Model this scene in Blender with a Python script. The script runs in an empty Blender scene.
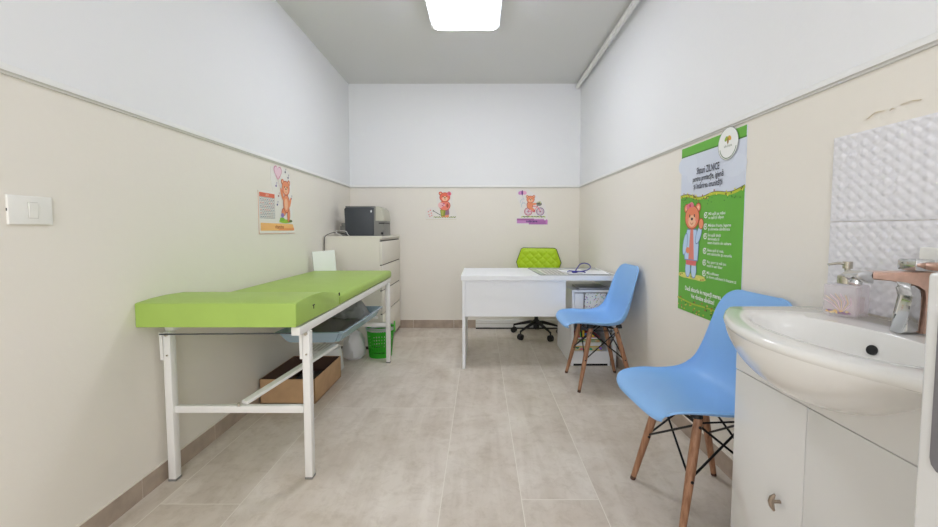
import bpy, bmesh, math, random
from mathutils import Vector, Matrix
import numpy as np

S = bpy.context.scene
COL = S.collection
random.seed(7)

# ------------------------------------------------------------------ camera
FPX = 400.0
PITCH, YAW, ROLL, SX, SY = 0.05484, 0.00102, 0.0, 10.87, -12.35
cx, sx = math.cos(PITCH), math.sin(PITCH)
RZ = Matrix.Rotation(YAW, 3, 'Z')
RX = Matrix(((1, 0, 0), (0, cx, sx), (0, -sx, cx)))
RR = Matrix(((math.cos(ROLL), 0, math.sin(ROLL)), (0, 1, 0), (-math.sin(ROLL), 0, math.cos(ROLL))))
RC = RZ @ RX @ RR                      # columns: right, forward, up
cd = bpy.data.cameras.new('camera')
cam = bpy.data.objects.new('camera', cd)
COL.objects.link(cam)
M4 = Matrix.Identity(4)
for i in range(3):
    M4[i][0] = RC[i][0]; M4[i][1] = RC[i][2]; M4[i][2] = -RC[i][1]
M4[0][3], M4[1][3], M4[2][3] = 0, 0, 1.1
cam.matrix_world = M4
cd.sensor_width = 36; cd.sensor_fit = 'HORIZONTAL'
cd.lens = FPX / 938 * 36
cd.shift_x = -SX / 938; cd.shift_y = SY / 938
cd.clip_start = 0.02
S.camera = cam

# ------------------------------------------------------------------ world, light, exposure
w = bpy.data.worlds.new('world'); S.world = w; w.use_nodes = True
w.node_tree.nodes['Background'].inputs[0].default_value = (0.8, 0.88, 1, 1)
w.node_tree.nodes['Background'].inputs[1].default_value = 0.6
LAMP_STRENGTH = 21.0
rear_fill = bpy.data.lights.new('rear_fill_light', 'AREA')  # unseen area light added behind the camera as frontal fill
rear_fill.shape = 'RECTANGLE'; rear_fill.size = 2.0; rear_fill.size_y = 1.7; rear_fill.energy = 44; rear_fill.color = (0.94, 0.96, 1.0)
wl = bpy.data.objects.new('rear_fill_light', rear_fill); COL.objects.link(wl)
wl.location = (-0.15, -1.58, 1.55); wl.rotation_euler = (math.radians(90), 0, 0)
S.view_settings.view_transform = 'Standard'
S.view_settings.look = 'None'
S.view_settings.gamma = 1
S.view_settings.use_curve_mapping = False
S.view_settings.exposure = 0.14
S.cycles.max_bounces = 12; S.cycles.diffuse_bounces = 8; S.cycles.transmission_bounces = 8
S.cycles.caustics_refractive = False; S.cycles.caustics_reflective = False

# ------------------------------------------------------------------ materials
def lin(c):
    f = lambda v: v / 12.92 if v <= 0.04045 else ((v + 0.055) / 1.055) ** 2.4
    return (f(c[0] / 255), f(c[1] / 255), f(c[2] / 255), 1)
def mat(name, rgb, rough=0.5, metal=0.0, bump=0, bscale=60, var=0, vscale=5, coat=0, trans=0, ior=1.45, alpha=1):
    m = bpy.data.materials.new(name); m.use_nodes = True
    nt = m.node_tree; b = nt.nodes['Principled BSDF']
    b.inputs['Base Color'].default_value = lin(rgb)
    b.inputs['Roughness'].default_value = rough
    b.inputs['Metallic'].default_value = metal
    b.inputs['IOR'].default_value = ior
    b.inputs['Coat Weight'].default_value = coat
    b.inputs['Transmission Weight'].default_value = trans
    b.inputs['Alpha'].default_value = alpha
    tc = nt.nodes.new('ShaderNodeTexCoord')
    if var:
        n = nt.nodes.new('ShaderNodeTexNoise'); n.inputs['Scale'].default_value = vscale; n.inputs['Detail'].default_value = 6
        nt.links.new(tc.outputs['Object'], n.inputs['Vector'])
        r = nt.nodes.new('ShaderNodeValToRGB')
        c = lin(rgb)
        r.color_ramp.elements[0].position = 0.3; r.color_ramp.elements[1].position = 0.7
        r.color_ramp.elements[0].color = tuple(x * (1 - var) for x in c[:3]) + (1,)
        r.color_ramp.elements[1].color = tuple(min(1, x * (1 + var)) for x in c[:3]) + (1,)
        nt.links.new(n.outputs['Fac'], r.inputs['Fac']); nt.links.new(r.outputs['Color'], b.inputs['Base Color'])
    if bump:
        n = nt.nodes.new('ShaderNodeTexNoise'); n.inputs['Scale'].default_value = bscale; n.inputs['Detail'].default_value = 4
        nt.links.new(tc.outputs['Object'], n.inputs['Vector'])
        bp = nt.nodes.new('ShaderNodeBump'); bp.inputs['Strength'].default_value = bump; bp.inputs['Distance'].default_value = 0.004
        nt.links.new(n.outputs['Fac'], bp.inputs['Height']); nt.links.new(bp.outputs['Normal'], b.inputs['Normal'])
    return m

RAIL_Z = 1.557
def wall_material():
    m = mat('painted_wall', (226, 227, 229), 0.75, bump=0.12, bscale=45)
    nt = m.node_tree; b = nt.nodes['Principled BSDF']
    g = nt.nodes.new('ShaderNodeNewGeometry'); s = nt.nodes.new('ShaderNodeSeparateXYZ')
    nt.links.new(g.outputs['Position'], s.inputs[0])
    lt = nt.nodes.new('ShaderNodeMath'); lt.operation = 'LESS_THAN'; lt.inputs[1].default_value = RAIL_Z
    nt.links.new(s.outputs['Z'], lt.inputs[0])
    mx = nt.nodes.new('ShaderNodeMix'); mx.data_type = 'RGBA'
    mx.inputs['A'].default_value = lin((234, 235, 237)); mx.inputs['B'].default_value = lin((233, 228, 219))
    nt.links.new(lt.outputs[0], mx.inputs['Factor']); nt.links.new(mx.outputs['Result'], b.inputs['Base Color'])
    return m
M_WALL = wall_material()
M_CEIL = mat('ceiling_paint', (216, 216, 215), 0.9)
M_TRIM = mat('white_trim', (232, 232, 230), 0.45)
M_TRIMG = mat('trim_grey', (205, 203, 197), 0.6)
M_SKIRT = mat('skirting_tile', (172, 156, 142), 0.5, var=0.14, vscale=14)
M_GROUT = mat('grout', (232, 226, 216), 0.8)
M_METAL = mat('white_powder_metal', (232, 231, 228), 0.35, bump=0.03, bscale=200)
M_GREEN = mat('green_vinyl', (162, 192, 92), 0.42, bump=0.1, bscale=260, var=0.03, vscale=8)
M_BLUE = mat('blue_polypropylene', (138, 186, 240), 0.38, bump=0.05, bscale=500)
M_WOOD = mat('beech_leg', (178, 128, 92), 0.45)
M_BLACK = mat('black_steel', (22, 22, 24), 0.4, metal=0.3)
M_BLKPL = mat('black_plastic', (26, 26, 28), 0.45)
M_WHITE = mat('white_laminate', (236, 238, 242), 0.35)
M_CREAM = mat('warm_white_laminate', (226, 221, 211), 0.4)
M_GAP = mat('dark_gap', (70, 66, 60), 0.8)
M_GLOSS = mat('white_gloss_front', (226, 226, 225), 0.18, coat=0.3)
M_CER = mat('white_ceramic', (236, 235, 232), 0.12, coat=0.5)
M_CHROME = mat('chrome', (205, 205, 205), 0.1, metal=1)
M_CHROME_TINT = mat('chrome_brown_reflection', (204, 168, 150), 0.3, metal=0.6, var=0.10, vscale=60)  # chrome with a brown door's reflection painted into its colour
M_TILE = mat('relief_tile_white', (226, 225, 229), 0.28, coat=0.2)
M_DKGREY = mat('printer_dark_grey', (62, 66, 72), 0.42, bump=0.05, bscale=300)
M_MIDGREY = mat('printer_grey', (128, 128, 124), 0.45)
M_LTGREY = mat('printer_light_grey', (186, 184, 170), 0.45)
M_LIME = mat('lime_leatherette', (178, 212, 28), 0.4, bump=0.06, bscale=300)
M_TRAY = mat('pale_blue_plastic', (168, 190, 206), 0.25, trans=0.15)
M_GREENPL = mat('bright_green_plastic', (72, 200, 56), 0.35)
M_CARD = mat('cardboard', (196, 160, 122), 0.8, var=0.08, vscale=12)
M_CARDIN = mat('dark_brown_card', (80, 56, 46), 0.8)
M_PAPER = mat('white_paper', (238, 240, 242), 0.6)
M_GREYCL = mat('grey_cloth', (152, 148, 147), 0.8, bump=0.4, bscale=30)
M_BAG = mat('white_plastic_bag', (214, 214, 216), 0.35, bump=0.4, bscale=25)
M_NAVY = mat('navy_violet_rubber', (48, 44, 140), 0.35)
M_GREYLAP = mat('grey_closed_laptop', (150, 150, 154), 0.35, metal=0.3)
M_MAT = mat('clear_desk_mat', (206, 210, 212), 0.2)
M_MATEDGE = mat('desk_mat_edge', (118, 120, 124), 0.4)
M_KNOB = mat('satin_nickel', (176, 160, 146), 0.3, metal=0.9)
M_PLATE = mat('switch_white', (236, 235, 230), 0.3)
M_GLASS = mat('clear_glass', (240, 232, 238), 0.06, alpha=0.32)
M_SOAP = mat('pale_pink_soap', (236, 222, 222), 0.3, alpha=0.6)
M_STEEL = mat('brushed_steel', (196, 192, 180), 0.25, metal=1)
M_VENT = mat('grey_inset', (118, 116, 120), 0.4)
M_ORANGE = mat('orange_wood_door', (150, 92, 58), 0.5, var=0.2, vscale=3)

def emis(name, rgb, st):
    m = bpy.data.materials.new(name); m.use_nodes = True; nt = m.node_tree
    b = nt.nodes['Principled BSDF']; b.inputs['Base Color'].default_value = lin(rgb)
    b.inputs['Emission Color'].default_value = lin(rgb); b.inputs['Emission Strength'].default_value = st
    return m
M_LAMP = emis('lamp_diffuser', (244, 247, 255), LAMP_STRENGTH)

def floor_material():
    m = bpy.data.materials.new('concrete_look_tile'); m.use_nodes = True; nt = m.node_tree; N = nt.nodes; L = nt.links
    b = N['Principled BSDF']; b.inputs['Roughness'].default_value = 0.42
    g = N.new('ShaderNodeNewGeometry'); at = N.new('ShaderNodeAttribute'); at.attribute_name = 'tile_rand'
    sc = N.new('ShaderNodeVectorMath'); sc.operation = 'SCALE'; sc.inputs['Scale'].default_value = 17
    L.new(at.outputs['Vector'], sc.inputs[0])
    ad = N.new('ShaderNodeVectorMath'); ad.operation = 'ADD'; L.new(g.outputs['Position'], ad.inputs[0]); L.new(sc.outputs[0], ad.inputs[1])
    def noise(scale, det, dist=0, vec=None, rough=0.6):
        n = N.new('ShaderNodeTexNoise'); n.inputs['Scale'].default_value = scale; n.inputs['Detail'].default_value = det
        n.inputs['Distortion'].default_value = dist; n.inputs['Roughness'].default_value = rough; L.new((vec or ad).outputs[0], n.inputs['Vector']); return n
    n1 = noise(2.2, 10, 0.6); n2 = noise(16, 10, 0.5, rough=0.75)
    mp = N.new('ShaderNodeMapping'); mp.inputs['Scale'].default_value = (9, 1.2, 1); L.new(ad.outputs[0], mp.inputs[0])
    n3 = noise(1, 6, 0.8, mp)
    r1 = N.new('ShaderNodeValToRGB'); e = r1.color_ramp.elements
    e[0].position = 0.32; e[0].color = lin((206, 194, 181)); e[1].position = 0.68; e[1].color = lin((228, 220, 211))
    L.new(n1.outputs['Fac'], r1.inputs['Fac'])
    r2 = N.new('ShaderNodeValToRGB'); e = r2.color_ramp.elements
    e[0].position = 0.34; e[0].color = (0.78, 0.75, 0.70, 1); e[1].position = 0.52; e[1].color = (1, 1, 1, 1)
    L.new(n2.outputs['Fac'], r2.inputs['Fac'])
    mx = N.new('ShaderNodeMix'); mx.data_type = 'RGBA'; mx.blend_type = 'MULTIPLY'; mx.inputs['Factor'].default_value = 0.6
    L.new(r1.outputs['Color'], mx.inputs['A']); L.new(r2.outputs['Color'], mx.inputs['B'])
    r3 = N.new('ShaderNodeValToRGB'); e = r3.color_ramp.elements
    e[0].position = 0.3; e[0].color = (0.84, 0.82, 0.79, 1); e[1].position = 0.6; e[1].color = (1, 1, 1, 1)
    L.new(n3.outputs['Fac'], r3.inputs['Fac'])
    m2 = N.new('ShaderNodeMix'); m2.data_type = 'RGBA'; m2.blend_type = 'MULTIPLY'; m2.inputs['Factor'].default_value = 0.7
    m2.inputs['Factor'].default_value = 0.9; L.new(mx.outputs['Result'], m2.inputs['A']); L.new(r3.outputs['Color'], m2.inputs['B'])
    L.new(m2.outputs['Result'], b.inputs['Base Color'])
    bp = N.new('ShaderNodeBump'); bp.inputs['Strength'].default_value = 0.08; bp.inputs['Distance'].default_value = 0.003
    L.new(n2.outputs['Fac'], bp.inputs['Height']); L.new(bp.outputs['Normal'], b.inputs['Normal'])
    return m
M_FLOOR = floor_material()

def wood_grain(m):
    nt = m.node_tree; b = nt.nodes['Principled BSDF']
    tc = nt.nodes.new('ShaderNodeTexCoord'); mp = nt.nodes.new('ShaderNodeMapping'); mp.inputs['Scale'].default_value = (60, 60, 4)
    n = nt.nodes.new('ShaderNodeTexNoise'); n.inputs['Scale'].default_value = 1.5; n.inputs['Detail'].default_value = 5
    r = nt.nodes.new('ShaderNodeValToRGB'); r.color_ramp.elements[0].position = 0.3; r.color_ramp.elements[0].color = lin((134, 92, 66))
    r.color_ramp.elements[1].position = 0.65; r.color_ramp.elements[1].color = lin((176, 132, 102))
    nt.links.new(tc.outputs['Object'], mp.inputs[0]); nt.links.new(mp.outputs[0], n.inputs['Vector'])
    nt.links.new(n.outputs['Fac'], r.inputs['Fac']); nt.links.new(r.outputs['Color'], b.inputs['Base Color'])
wood_grain(M_WOOD)

def speckle_material(name, base, scale, thr, hue):
    m = mat(name, base, 0.5); nt = m.node_tree; b = nt.nodes['Principled BSDF']
    tc = nt.nodes.new('ShaderNodeTexCoord'); v = nt.nodes.new('ShaderNodeTexVoronoi'); v.inputs['Scale'].default_value = scale
    nt.links.new(tc.outputs['Object'], v.inputs['Vector'])
    lt = nt.nodes.new('ShaderNodeMath'); lt.operation = 'LESS_THAN'; lt.inputs[1].default_value = thr
    nt.links.new(v.outputs['Distance'], lt.inputs[0])
    mx = nt.nodes.new('ShaderNodeMix'); mx.data_type = 'RGBA'; mx.inputs['A'].default_value = lin(base)
    ht = nt.nodes.new('ShaderNodeHueSaturation'); ht.inputs['Saturation'].default_value = hue; ht.inputs['Value'].default_value = 0.7
    nt.links.new(v.outputs['Color'], ht.inputs['Color']); nt.links.new(ht.outputs['Color'], mx.inputs['B'])
    nt.links.new(lt.outputs[0], mx.inputs['Factor']); nt.links.new(mx.outputs['Result'], b.inputs['Base Color'])
    return m
M_SPECK = speckle_material('speckled_cover', (232, 236, 240), 75, 0.34, 0.8)
M_COLOUR = speckle_material('colourful_print', (206, 196, 150), 28, 0.5, 1.1)

# ------------------------------------------------------------------ mesh helpers
def bx(bm, x0, x1, y0, y1, z0, z1, mi=0, bev=0, seg=2):
    vs = [bm.verts.new(p) for p in ((x0, y0, z0), (x1, y0, z0), (x1, y1, z0), (x0, y1, z0), (x0, y0, z1), (x1, y0, z1), (x1, y1, z1), (x0, y1, z1))]
    fs = []
    for q in ((0, 3, 2, 1), (4, 5, 6, 7), (0, 1, 5, 4), (1, 2, 6, 5), (2, 3, 7, 6), (3, 0, 4, 7)):
        f = bm.faces.new([vs[i] for i in q]); f.material_index = mi; fs.append(f)
    if bev:
        es = list({e for f in fs for e in f.edges})
        r = bmesh.ops.bevel(bm, geom=es, offset=bev, segments=seg, affect='EDGES', profile=0.5)
        for f in r['faces']: f.material_index = mi
    return vs
def prism(bm, pts, axis, a0, a1, mi=0, bev=0, seg=2):
    """polygon pts (2D) extruded along axis ('x': pts are y,z; 'y': pts are x,z; 'z': pts are x,y)"""
    def P(p, a): return {'x': (a, p[0], p[1]), 'y': (p[0], a, p[1]), 'z': (p[0], p[1], a)}[axis]
    A = [bm.verts.new(P(p, a0)) for p in pts]; B = [bm.verts.new(P(p, a1)) for p in pts]
    fs = [bm.faces.new(A[::-1]), bm.faces.new(B)]
    n = len(pts)
    for i in range(n): fs.append(bm.faces.new((A[i], A[(i + 1) % n], B[(i + 1) % n], B[i])))
    for f in fs: f.material_index = mi
    if bev:
        es = list(set(fs[0].edges) | set(fs[1].edges))
        r = bmesh.ops.bevel(bm, geom=es, offset=bev, segments=seg, affect='EDGES', profile=0.5)
        for f in r['faces']: f.material_index = mi
def tube(bm, pts, r, n=10, mi=0, closed=False):
    pts = [Vector(p) for p in pts]; rr = r if isinstance(r, (list, tuple)) else [r] * len(pts)
    rings = []; up = None
    for i, p in enumerate(pts):
        if closed: t = pts[(i + 1) % len(pts)] - pts[i - 1]
        else: t = pts[min(i + 1, len(pts) - 1)] - pts[max(i - 1, 0)]
        t.normalize()
        if up is None: up = Vector((0, 0, 1)) if abs(t.z) < 0.9 else Vector((1, 0, 0))
        a = t.cross(up).normalized(); b = a.cross(t).normalized(); up = b
        rings.append([bm.verts.new(p + (a * math.cos(2 * math.pi * k / n) + b * math.sin(2 * math.pi * k / n)) * rr[i]) for k in range(n)])
    m = len(rings)
    for i in range(m if closed else m - 1):
        A, B = rings[i], rings[(i + 1) % m]
        for k in range(n):
            f = bm.faces.new((A[k], A[(k + 1) % n], B[(k + 1) % n], B[k])); f.material_index = mi
    if not closed:
        f = bm.faces.new(rings[0]); f.material_index = mi
        f = bm.faces.new(rings[-1][::-1]); f.material_index = mi
def lathe(bm, prof, c=(0, 0, 0), n=32, mi=0):
    rings = []
    for r, z in prof:
        if r < 1e-6: rings.append([bm.verts.new((c[0], c[1], c[2] + z))])
        else: rings.append([bm.verts.new((c[0] + r * math.cos(2 * math.pi * k / n), c[1] + r * math.sin(2 * math.pi * k / n), c[2] + z)) for k in range(n)])
    for A, B in zip(rings, rings[1:]):
        for k in range(n):
            k2 = (k + 1) % n
            if len(A) == 1: vs = (A[0], B[k2], B[k])
            elif len(B) == 1: vs = (A[k], A[k2], B[0])
            else: vs = (A[k], A[k2], B[k2], B[k])
            if len(set(vs)) >= 3:
                f = bm.faces.new(vs); f.material_index = mi
def spline(ctrl, n):
    """Catmull-Rom through control tuples, n samples"""
    P = [np.array(c, float) for c in ctrl]; P = [2 * P[0] - P[1]] + P + [2 * P[-1] - P[-2]]
    out = []; m = len(P) - 3
    for i in range(n):
        s = i / (n - 1) * m; k = min(int(s), m - 1); t = s - k
        a, b, c, d = P[k:k + 4]
        out.append(0.5 * ((2 * b) + (-a + c) * t + (2 * a - 5 * b + 4 * c - d) * t * t + (-a + 3 * b - 3 * c + d) * t ** 3))
    return out
def obj(name, bm, mats, parent=None, smooth=False, angle=40, loc=None, rot=None, kind=None):
    me = bpy.data.meshes.new(name)
    bmesh.ops.recalc_face_normals(bm, faces=bm.faces)
    bm.to_mesh(me); bm.free()
    for m in (mats if isinstance(mats, (list, tuple)) else [mats]): me.materials.append(m)
    if smooth:
        for p in me.polygons: p.use_smooth = True
        me.set_sharp_from_angle(angle=math.radians(angle))
    o = bpy.data.objects.new(name, me); COL.objects.link(o)
    if parent: o.parent = parent
    if loc: o.location = loc
    if rot: o.rotation_euler = rot
    if kind: o['kind'] = kind
    return o
def thing(name, label, cat, loc=(0, 0, 0), rz=0, group=None):
    o = bpy.data.objects.new(name, None); COL.objects.link(o); o.empty_display_size = 0.1
    o.location = loc; o.rotation_euler = (0, 0, rz); o['label'] = label; o['category'] = cat
    if group: o['group'] = group
    return o
def tag(o, label, cat, group=None):
    o['label'] = label; o['category'] = cat
    if group: o['group'] = group
    return o
def B(): return bmesh.new()
def boxo(name, m, parent, *a, bev=0.002, smooth=False, **k):
    bm = B(); bx(bm, *a, bev=bev); return obj(name, bm, m, parent, smooth=bool(bev), **k)

# ------------------------------------------------------------------ structure
YB = 4.416; YF = -1.62; HC = 2.671; XR = 1.110
XL = lambda y: -1.428 + 0.0138 * (YB - y)
XW = lambda y: 1.0896 + 0.0084 * (YB - y)
def struct(name, bm, m, **k): return obj(name, bm, m, kind='structure', **k)
# floor: tiles with open joints over a grout bed
bm = B(); lay = bm.faces.layers.float_color.new('tile_rand')
edges = [-1.62, -1.283, -0.961, -0.158, 0.168, 0.483, 1.35]
joints = [(2.9, 1.2), (1.544, 1.6), (2.41, 1.6), (0.3, 3.2), (1.572, 3.2), (2.452, 1.6)]
g = 0.0018
for ci in range(6):
    x0, x1 = edges[ci], edges[ci + 1]; j, per = joints[ci]
    ys = sorted({max(YF - 0.1, min(YB + 0.15, j + k * per)) for k in range(-6, 7)} | {YF - 0.1, YB + 0.15})
    for y0, y1 in zip(ys, ys[1:]):
        if y1 - y0 < 0.01: continue
        vs = [bm.verts.new(p) for p in ((x0 + g, y0 + g, 0), (x1 - g, y0 + g, 0), (x1 - g, y1 - g, 0), (x0 + g, y1 - g, 0))]
        f = bm.faces.new(vs); c = (random.random(), random.random(), random.random(), 1); f[lay] = c; f.material_index = 0
vs = [bm.verts.new(p) for p in ((-1.7, YF - 0.15, -0.0004), (1.4, YF - 0.15, -0.0004), (1.4, YB + 0.2, -0.0004), (-1.7, YB + 0.2, -0.0004))]
f = bm.faces.new(vs); f.material_index = 1
vs2 = [bm.verts.new(p) for p in ((-1.7, YF - 0.15, -0.12), (1.4, YF - 0.15, -0.12), (1.4, YB + 0.2, -0.12), (-1.7, YB + 0.2, -0.12))]
f = bm.faces.new(vs2[::-1]); f.material_index = 1
struct('floor', bm, [M_FLOOR, M_GROUT])
bm = B(); bx(bm, -1.7, 1.4, YF - 0.15, YB + 0.2, HC, HC + 0.1); struct('ceiling', bm, M_CEIL)
bm = B(); prism(bm, [(XL(YF - .1), YF - .1), (XL(YF - .1) - .15, YF - .1), (XL(YB) - .15, YB + .1), (XL(YB + .1), YB + .1)], 'z', 0, HC); struct('wall_left', bm, M_WALL)
bm = B(); prism(bm, [(XW(YF - .1), YF - .1), (XW(YF - .1) + .15, YF - .1), (XW(YB) + .15, YB + .1), (XW(YB + .1), YB + .1)], 'z', 0, HC); struct('wall_right', bm, M_WALL)
bm = B(); bx(bm, -1.43, XW(YB), YB, YB + 0.15, 0, HC); struct('wall_back', bm, M_WALL)
bm = B(); bx(bm, XL(YF), XW(YF), YF - .12, YF, 0, HC); struct('wall_front', bm, M_WALL)
# unseen window frame, added behind the camera to go with the fill light
wr = bpy.data.objects.new('added_window_1', None); COL.objects.link(wr); wr.location = (-0.15, YF, 1.55); wr['kind'] = 'structure'
bm = B()
for a in ((-1.06, -1.0, 0, .03, -.91, .91), (1.0, 1.06, 0, .03, -.91, .91), (-1.0, 1.0, 0, .03, .85, .91), (-1.0, 1.0, 0, .03, -.91, -.85)): bx(bm, *a, bev=.004)
obj('added_window_frame', bm, M_TRIM, wr)

# dado rails
def rail(name, p0, p1, nrm):
    """moulding along p0->p1 at RAIL_Z, nrm = direction into the room"""
    bm = B(); nx, ny = nrm
    prof = [(0, .020), (.005, .020), (.009, .014), (.012, .006), (.012, -.002), (.007, -.006), (.007, -.012), (0, -.012)]
    A = [bm.verts.new((p0[0] + nx * d, p0[1] + ny * d, RAIL_Z + 0.004 + z)) for d, z in prof]
    C = [bm.verts.new((p1[0] + nx * d, p1[1] + ny * d, RAIL_Z + 0.004 + z)) for d, z in prof]
    n = len(prof)
    for i in range(n):
        f = bm.faces.new((A[i], A[(i + 1) % n], C[(i + 1) % n], C[i])); f.material_index = 1 if i in (4, 5, 6) else 0  # lower faces painted grey as the moulding's shadow line
    bm.faces.new(A[::-1]); bm.faces.new(C)
    struct(name, bm, [M_TRIM, M_TRIMG])
rail('trim_1', (XL(YF), YF), (XL(YB), YB), (1, 0))
rail('trim_2', (XL(YB), YB), (XW(YB), YB), (0, -1))
rail('trim_3', (XW(YB), YB), (XW(YF), YF), (-1, 0))

def skirting(name, p0, p1, nrm, h, step, first, top=M_TRIM):
    bm = B(); p0 = Vector(p0); p1 = Vector(p1); L = (p1 - p0).length; t = (p1 - p0) / L; n = Vector(nrm)
    cuts = [0] + [first + k * step for k in range(int(L / step) + 2) if 0 < first + k * step < L] + [L]
    for a, b in zip(cuts, cuts[1:]):
        q = [p0 + t * (a + .0015), p0 + t * (b - .0015)]
        pts = [q[0], q[1], q[1] + n * .009, q[0] + n * .009]
        prism(bm, [(p.x, p.y) for p in pts], 'z', 0.0, h, 0)
    pts = [p0, p1, p1 + n * .0078, p0 + n * .0078]
    prism(bm, [(p.x, p.y) for p in pts], 'z', 0.0, h - .001, 1)
    pts = [p0, p1, p1 + n * .007, p0 + n * .007]
    prism(bm, [(p.x, p.y) for p in pts], 'z', h, h + .004, 1)
    struct(name, bm, [M_SKIRT, M_GROUT])
skirting('baseboard_left', (XL(YF), YF), (XL(YB), YB), (1, 0), .079, .457, 1.578 - YF - 0.457 * 3)
skirting('baseboard_back', (XL(YB), YB - 0), (-.05, YB), (0, -1), .09, .452, .682)
skirting('baseboard_right', (XW(YB), YB), (XW(YF), YF), (-1, 0), .088, .45, .2)
# flat cable trunking along the foot of the back wall
bm = B(); bx(bm, -.05, XR - .01, YB - .045, YB, .012, .093, 0, bev=.004)
bx(bm, -.05, XR - .01, YB - .049, YB - .044, .058, .064, 1); bx(bm, -.05, XR - .01, YB - .05, YB, .0, .014, 2)
struct('trim_4', bm, [M_TRIM, M_TRIMG, M_BLKPL])
# ceiling pipe in the right corner
bm = B(); tube(bm, [(1.045, YF, 2.628), (1.045, YB - .02, 2.628)], .022, 20)
tube(bm, [(1.045, 4.06, 2.628), (1.045, 4.08, 2.628)], .026, 20)
lathe(bm, [(.0, .0), (.006, .0), (.006, .03), (0, .03)], (1.045, 4.07, 2.64), 12)
struct('trim_5', bm, M_TRIM, smooth=True)
# cracked and lifted paint above the tiles
for k, pl in enumerate([[(1.186, 1.415), (1.17, 1.417), (1.150, 1.429), (1.122, 1.426)], [(1.110, 1.422), (1.102, 1.426), (1.097, 1.425)], [(1.083, 1.430), (1.054, 1.431), (1.032, 1.427)]]):
    bm = B(); up = []; dn = []
    for i, (y, z) in enumerate(pl):
        up.append(bm.verts.new((XW(y) - .0002, y, z + .0015))); dn.append(bm.verts.new((XW(y) - .005, y, z - .001 + .001 * (i % 2))))
    for i in range(len(pl) - 1): bm.faces.new((up[i], up[i + 1], dn[i + 1], dn[i]))
    bmesh.ops.solidify(bm, geom=bm.faces[:], thickness=.0008)
    struct('trim_%d' % (6 + k), bm, mat('lifted_paint', (226, 214, 190), .7))

# ------------------------------------------------------------------ ceiling lamp
t = thing('ceiling_lamp', 'square white ceiling lamp with rounded corners, glowing on the ceiling', 'lamp', (-.112, 2.905, HC))
def rsq(h, r, n=8):
    p = []
    for cx_, cy_, a0 in ((h - r, h - r, 0), (-h + r, h - r, 90), (-h + r, -h + r, 180), (h - r, -h + r, 270)):
        for k in range(n + 1):
            a = math.radians(a0 + 90 * k / n); p.append((cx_ + r * math.cos(a), cy_ + r * math.sin(a)))
    return p
bm = B(); prism(bm, rsq(.256, .05), 'z', -.045, -.0005, bev=.006); obj('lamp_housing', bm, M_TRIM, t, smooth=True)
bm = B(); prism(bm, rsq(.234, .035), 'z', -.056, -.044, bev=.008, seg=3); obj('lamp_diffuser', bm, M_LAMP, t, smooth=True)

# ------------------------------------------------------------------ examination couch
t = thing('examination_couch', 'green padded examination couch on white metal legs along the left wall', 'couch')
bm = B()
prism(bm, [(1.588, .706), (1.588, .802), (1.60, .805), (1.66, .809), (1.75, .811), (1.86, .806), (1.97, .789), (2.083, .760), (2.08, .700)], 'x', -1.3885, -.740, bev=.006, seg=3)
hd = obj('headrest', bm, M_GREEN, t, smooth=True, angle=50)
bm = B(); bx(bm, -1.387, -.740, 2.084, 3.33, .696, .757, bev=.022, seg=5); obj('mattress', bm, M_GREEN, t, smooth=True, angle=50)
bm = B(); bx(bm, -.7405, -.7385, 1.75, 1.77, .762, .767); bx(bm, -.7405, -.7385, 1.757, 1.762, .748, .767); obj('staple', bm, M_BLACK, hd)
bm = B(); bx(bm, -.742, -.738, 2.08, 2.088, .752, .768); obj('pull_tab', bm, M_BLACK, t)
bm = B()
bx(bm, -.782, -.744, 1.63, 3.31, .660, .696, bev=.003)
bx(bm, -1.368, -1.33, 1.71, 3.31, .660, .696, bev=.003)
for y in (2.06, 2.6, 3.27): bx(bm, -1.33, -.782, y, y + .03, .672, .698, bev=.002)
obj('frame', bm, M_METAL, t, smooth=True)
for (x, y) in ((-1.345, 1.705), (-.755, 1.72), (-1.345, 3.25), (-.757, 3.25)):
    bm = B(); bx(bm, x - .0165, x + .0165, y - .018, y + .018, .008, .660, bev=.004)
    lg = obj('leg', bm, M_METAL, t, smooth=True)
    bm = B(); bx(bm, x - .017, x + .017, y - .0185, y + .0185, 0, .010, bev=.002); obj('foot_cap', bm, M_MIDGREY, lg)
    if y < 2:
        bm = B(); tube(bm, [(x + .004, y - .026, .650), (x + .004, y - .018, .650)], .007, 10); obj('bolt', bm, M_STEEL, lg)
        bm = B(); tube(bm, [(x + .004, y - .0235, .56), (x + .004, y - .0195, .56)], .004, 8); obj('bolt', bm, M_STEEL, lg)
        bm = B(); prism(bm, [(y - .026, .66), (y - .022, .66), (y - .02, .54), (y - .022, .54)], 'x', x - .024, x - .012); obj('bracket', bm, M_METAL, lg)
bm = B(); tube(bm, [(-1.36, 1.672, .655), (-.76, 1.690, .655)], .003, 8); obj('front_rod', bm, M_DKGREY, t, smooth=True)
for y in (1.712, 3.25):
    bm = B(); bx(bm, -1.329, -.771, y - .013, y + .013, .300, .331, bev=.003); obj('crossbar', bm, M_METAL, t, smooth=True)
def bar(bm, a, b, w_, h_, bev=.002):
    a = Vector(a); b = Vector(b); d = (b - a); L = d.length; d.normalize()
    s = d.cross(Vector((0, 0, 1))).normalized(); u = s.cross(d)
    Mx = Matrix((( d.x, s.x, u.x, a.x), (d.y, s.y, u.y, a.y), (d.z, s.z, u.z, a.z), (0, 0, 0, 1)))
    n0 = len(bm.verts); bx(bm, 0, L, -w_ / 2, w_ / 2, -h_ / 2, h_ / 2, bev=bev)
    bm.verts.ensure_lookup_table()
    for v in bm.verts[n0:]: v.co = Mx @ v.co
TZR = .455 - .03 * (3.08 - 2.2) / .95
bm = B(); bar(bm, (-1.035, 1.715, .340), (-.835, 2.275, .432), .035, .015); obj('brace', bm, M_METAL, t, smooth=True)
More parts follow.
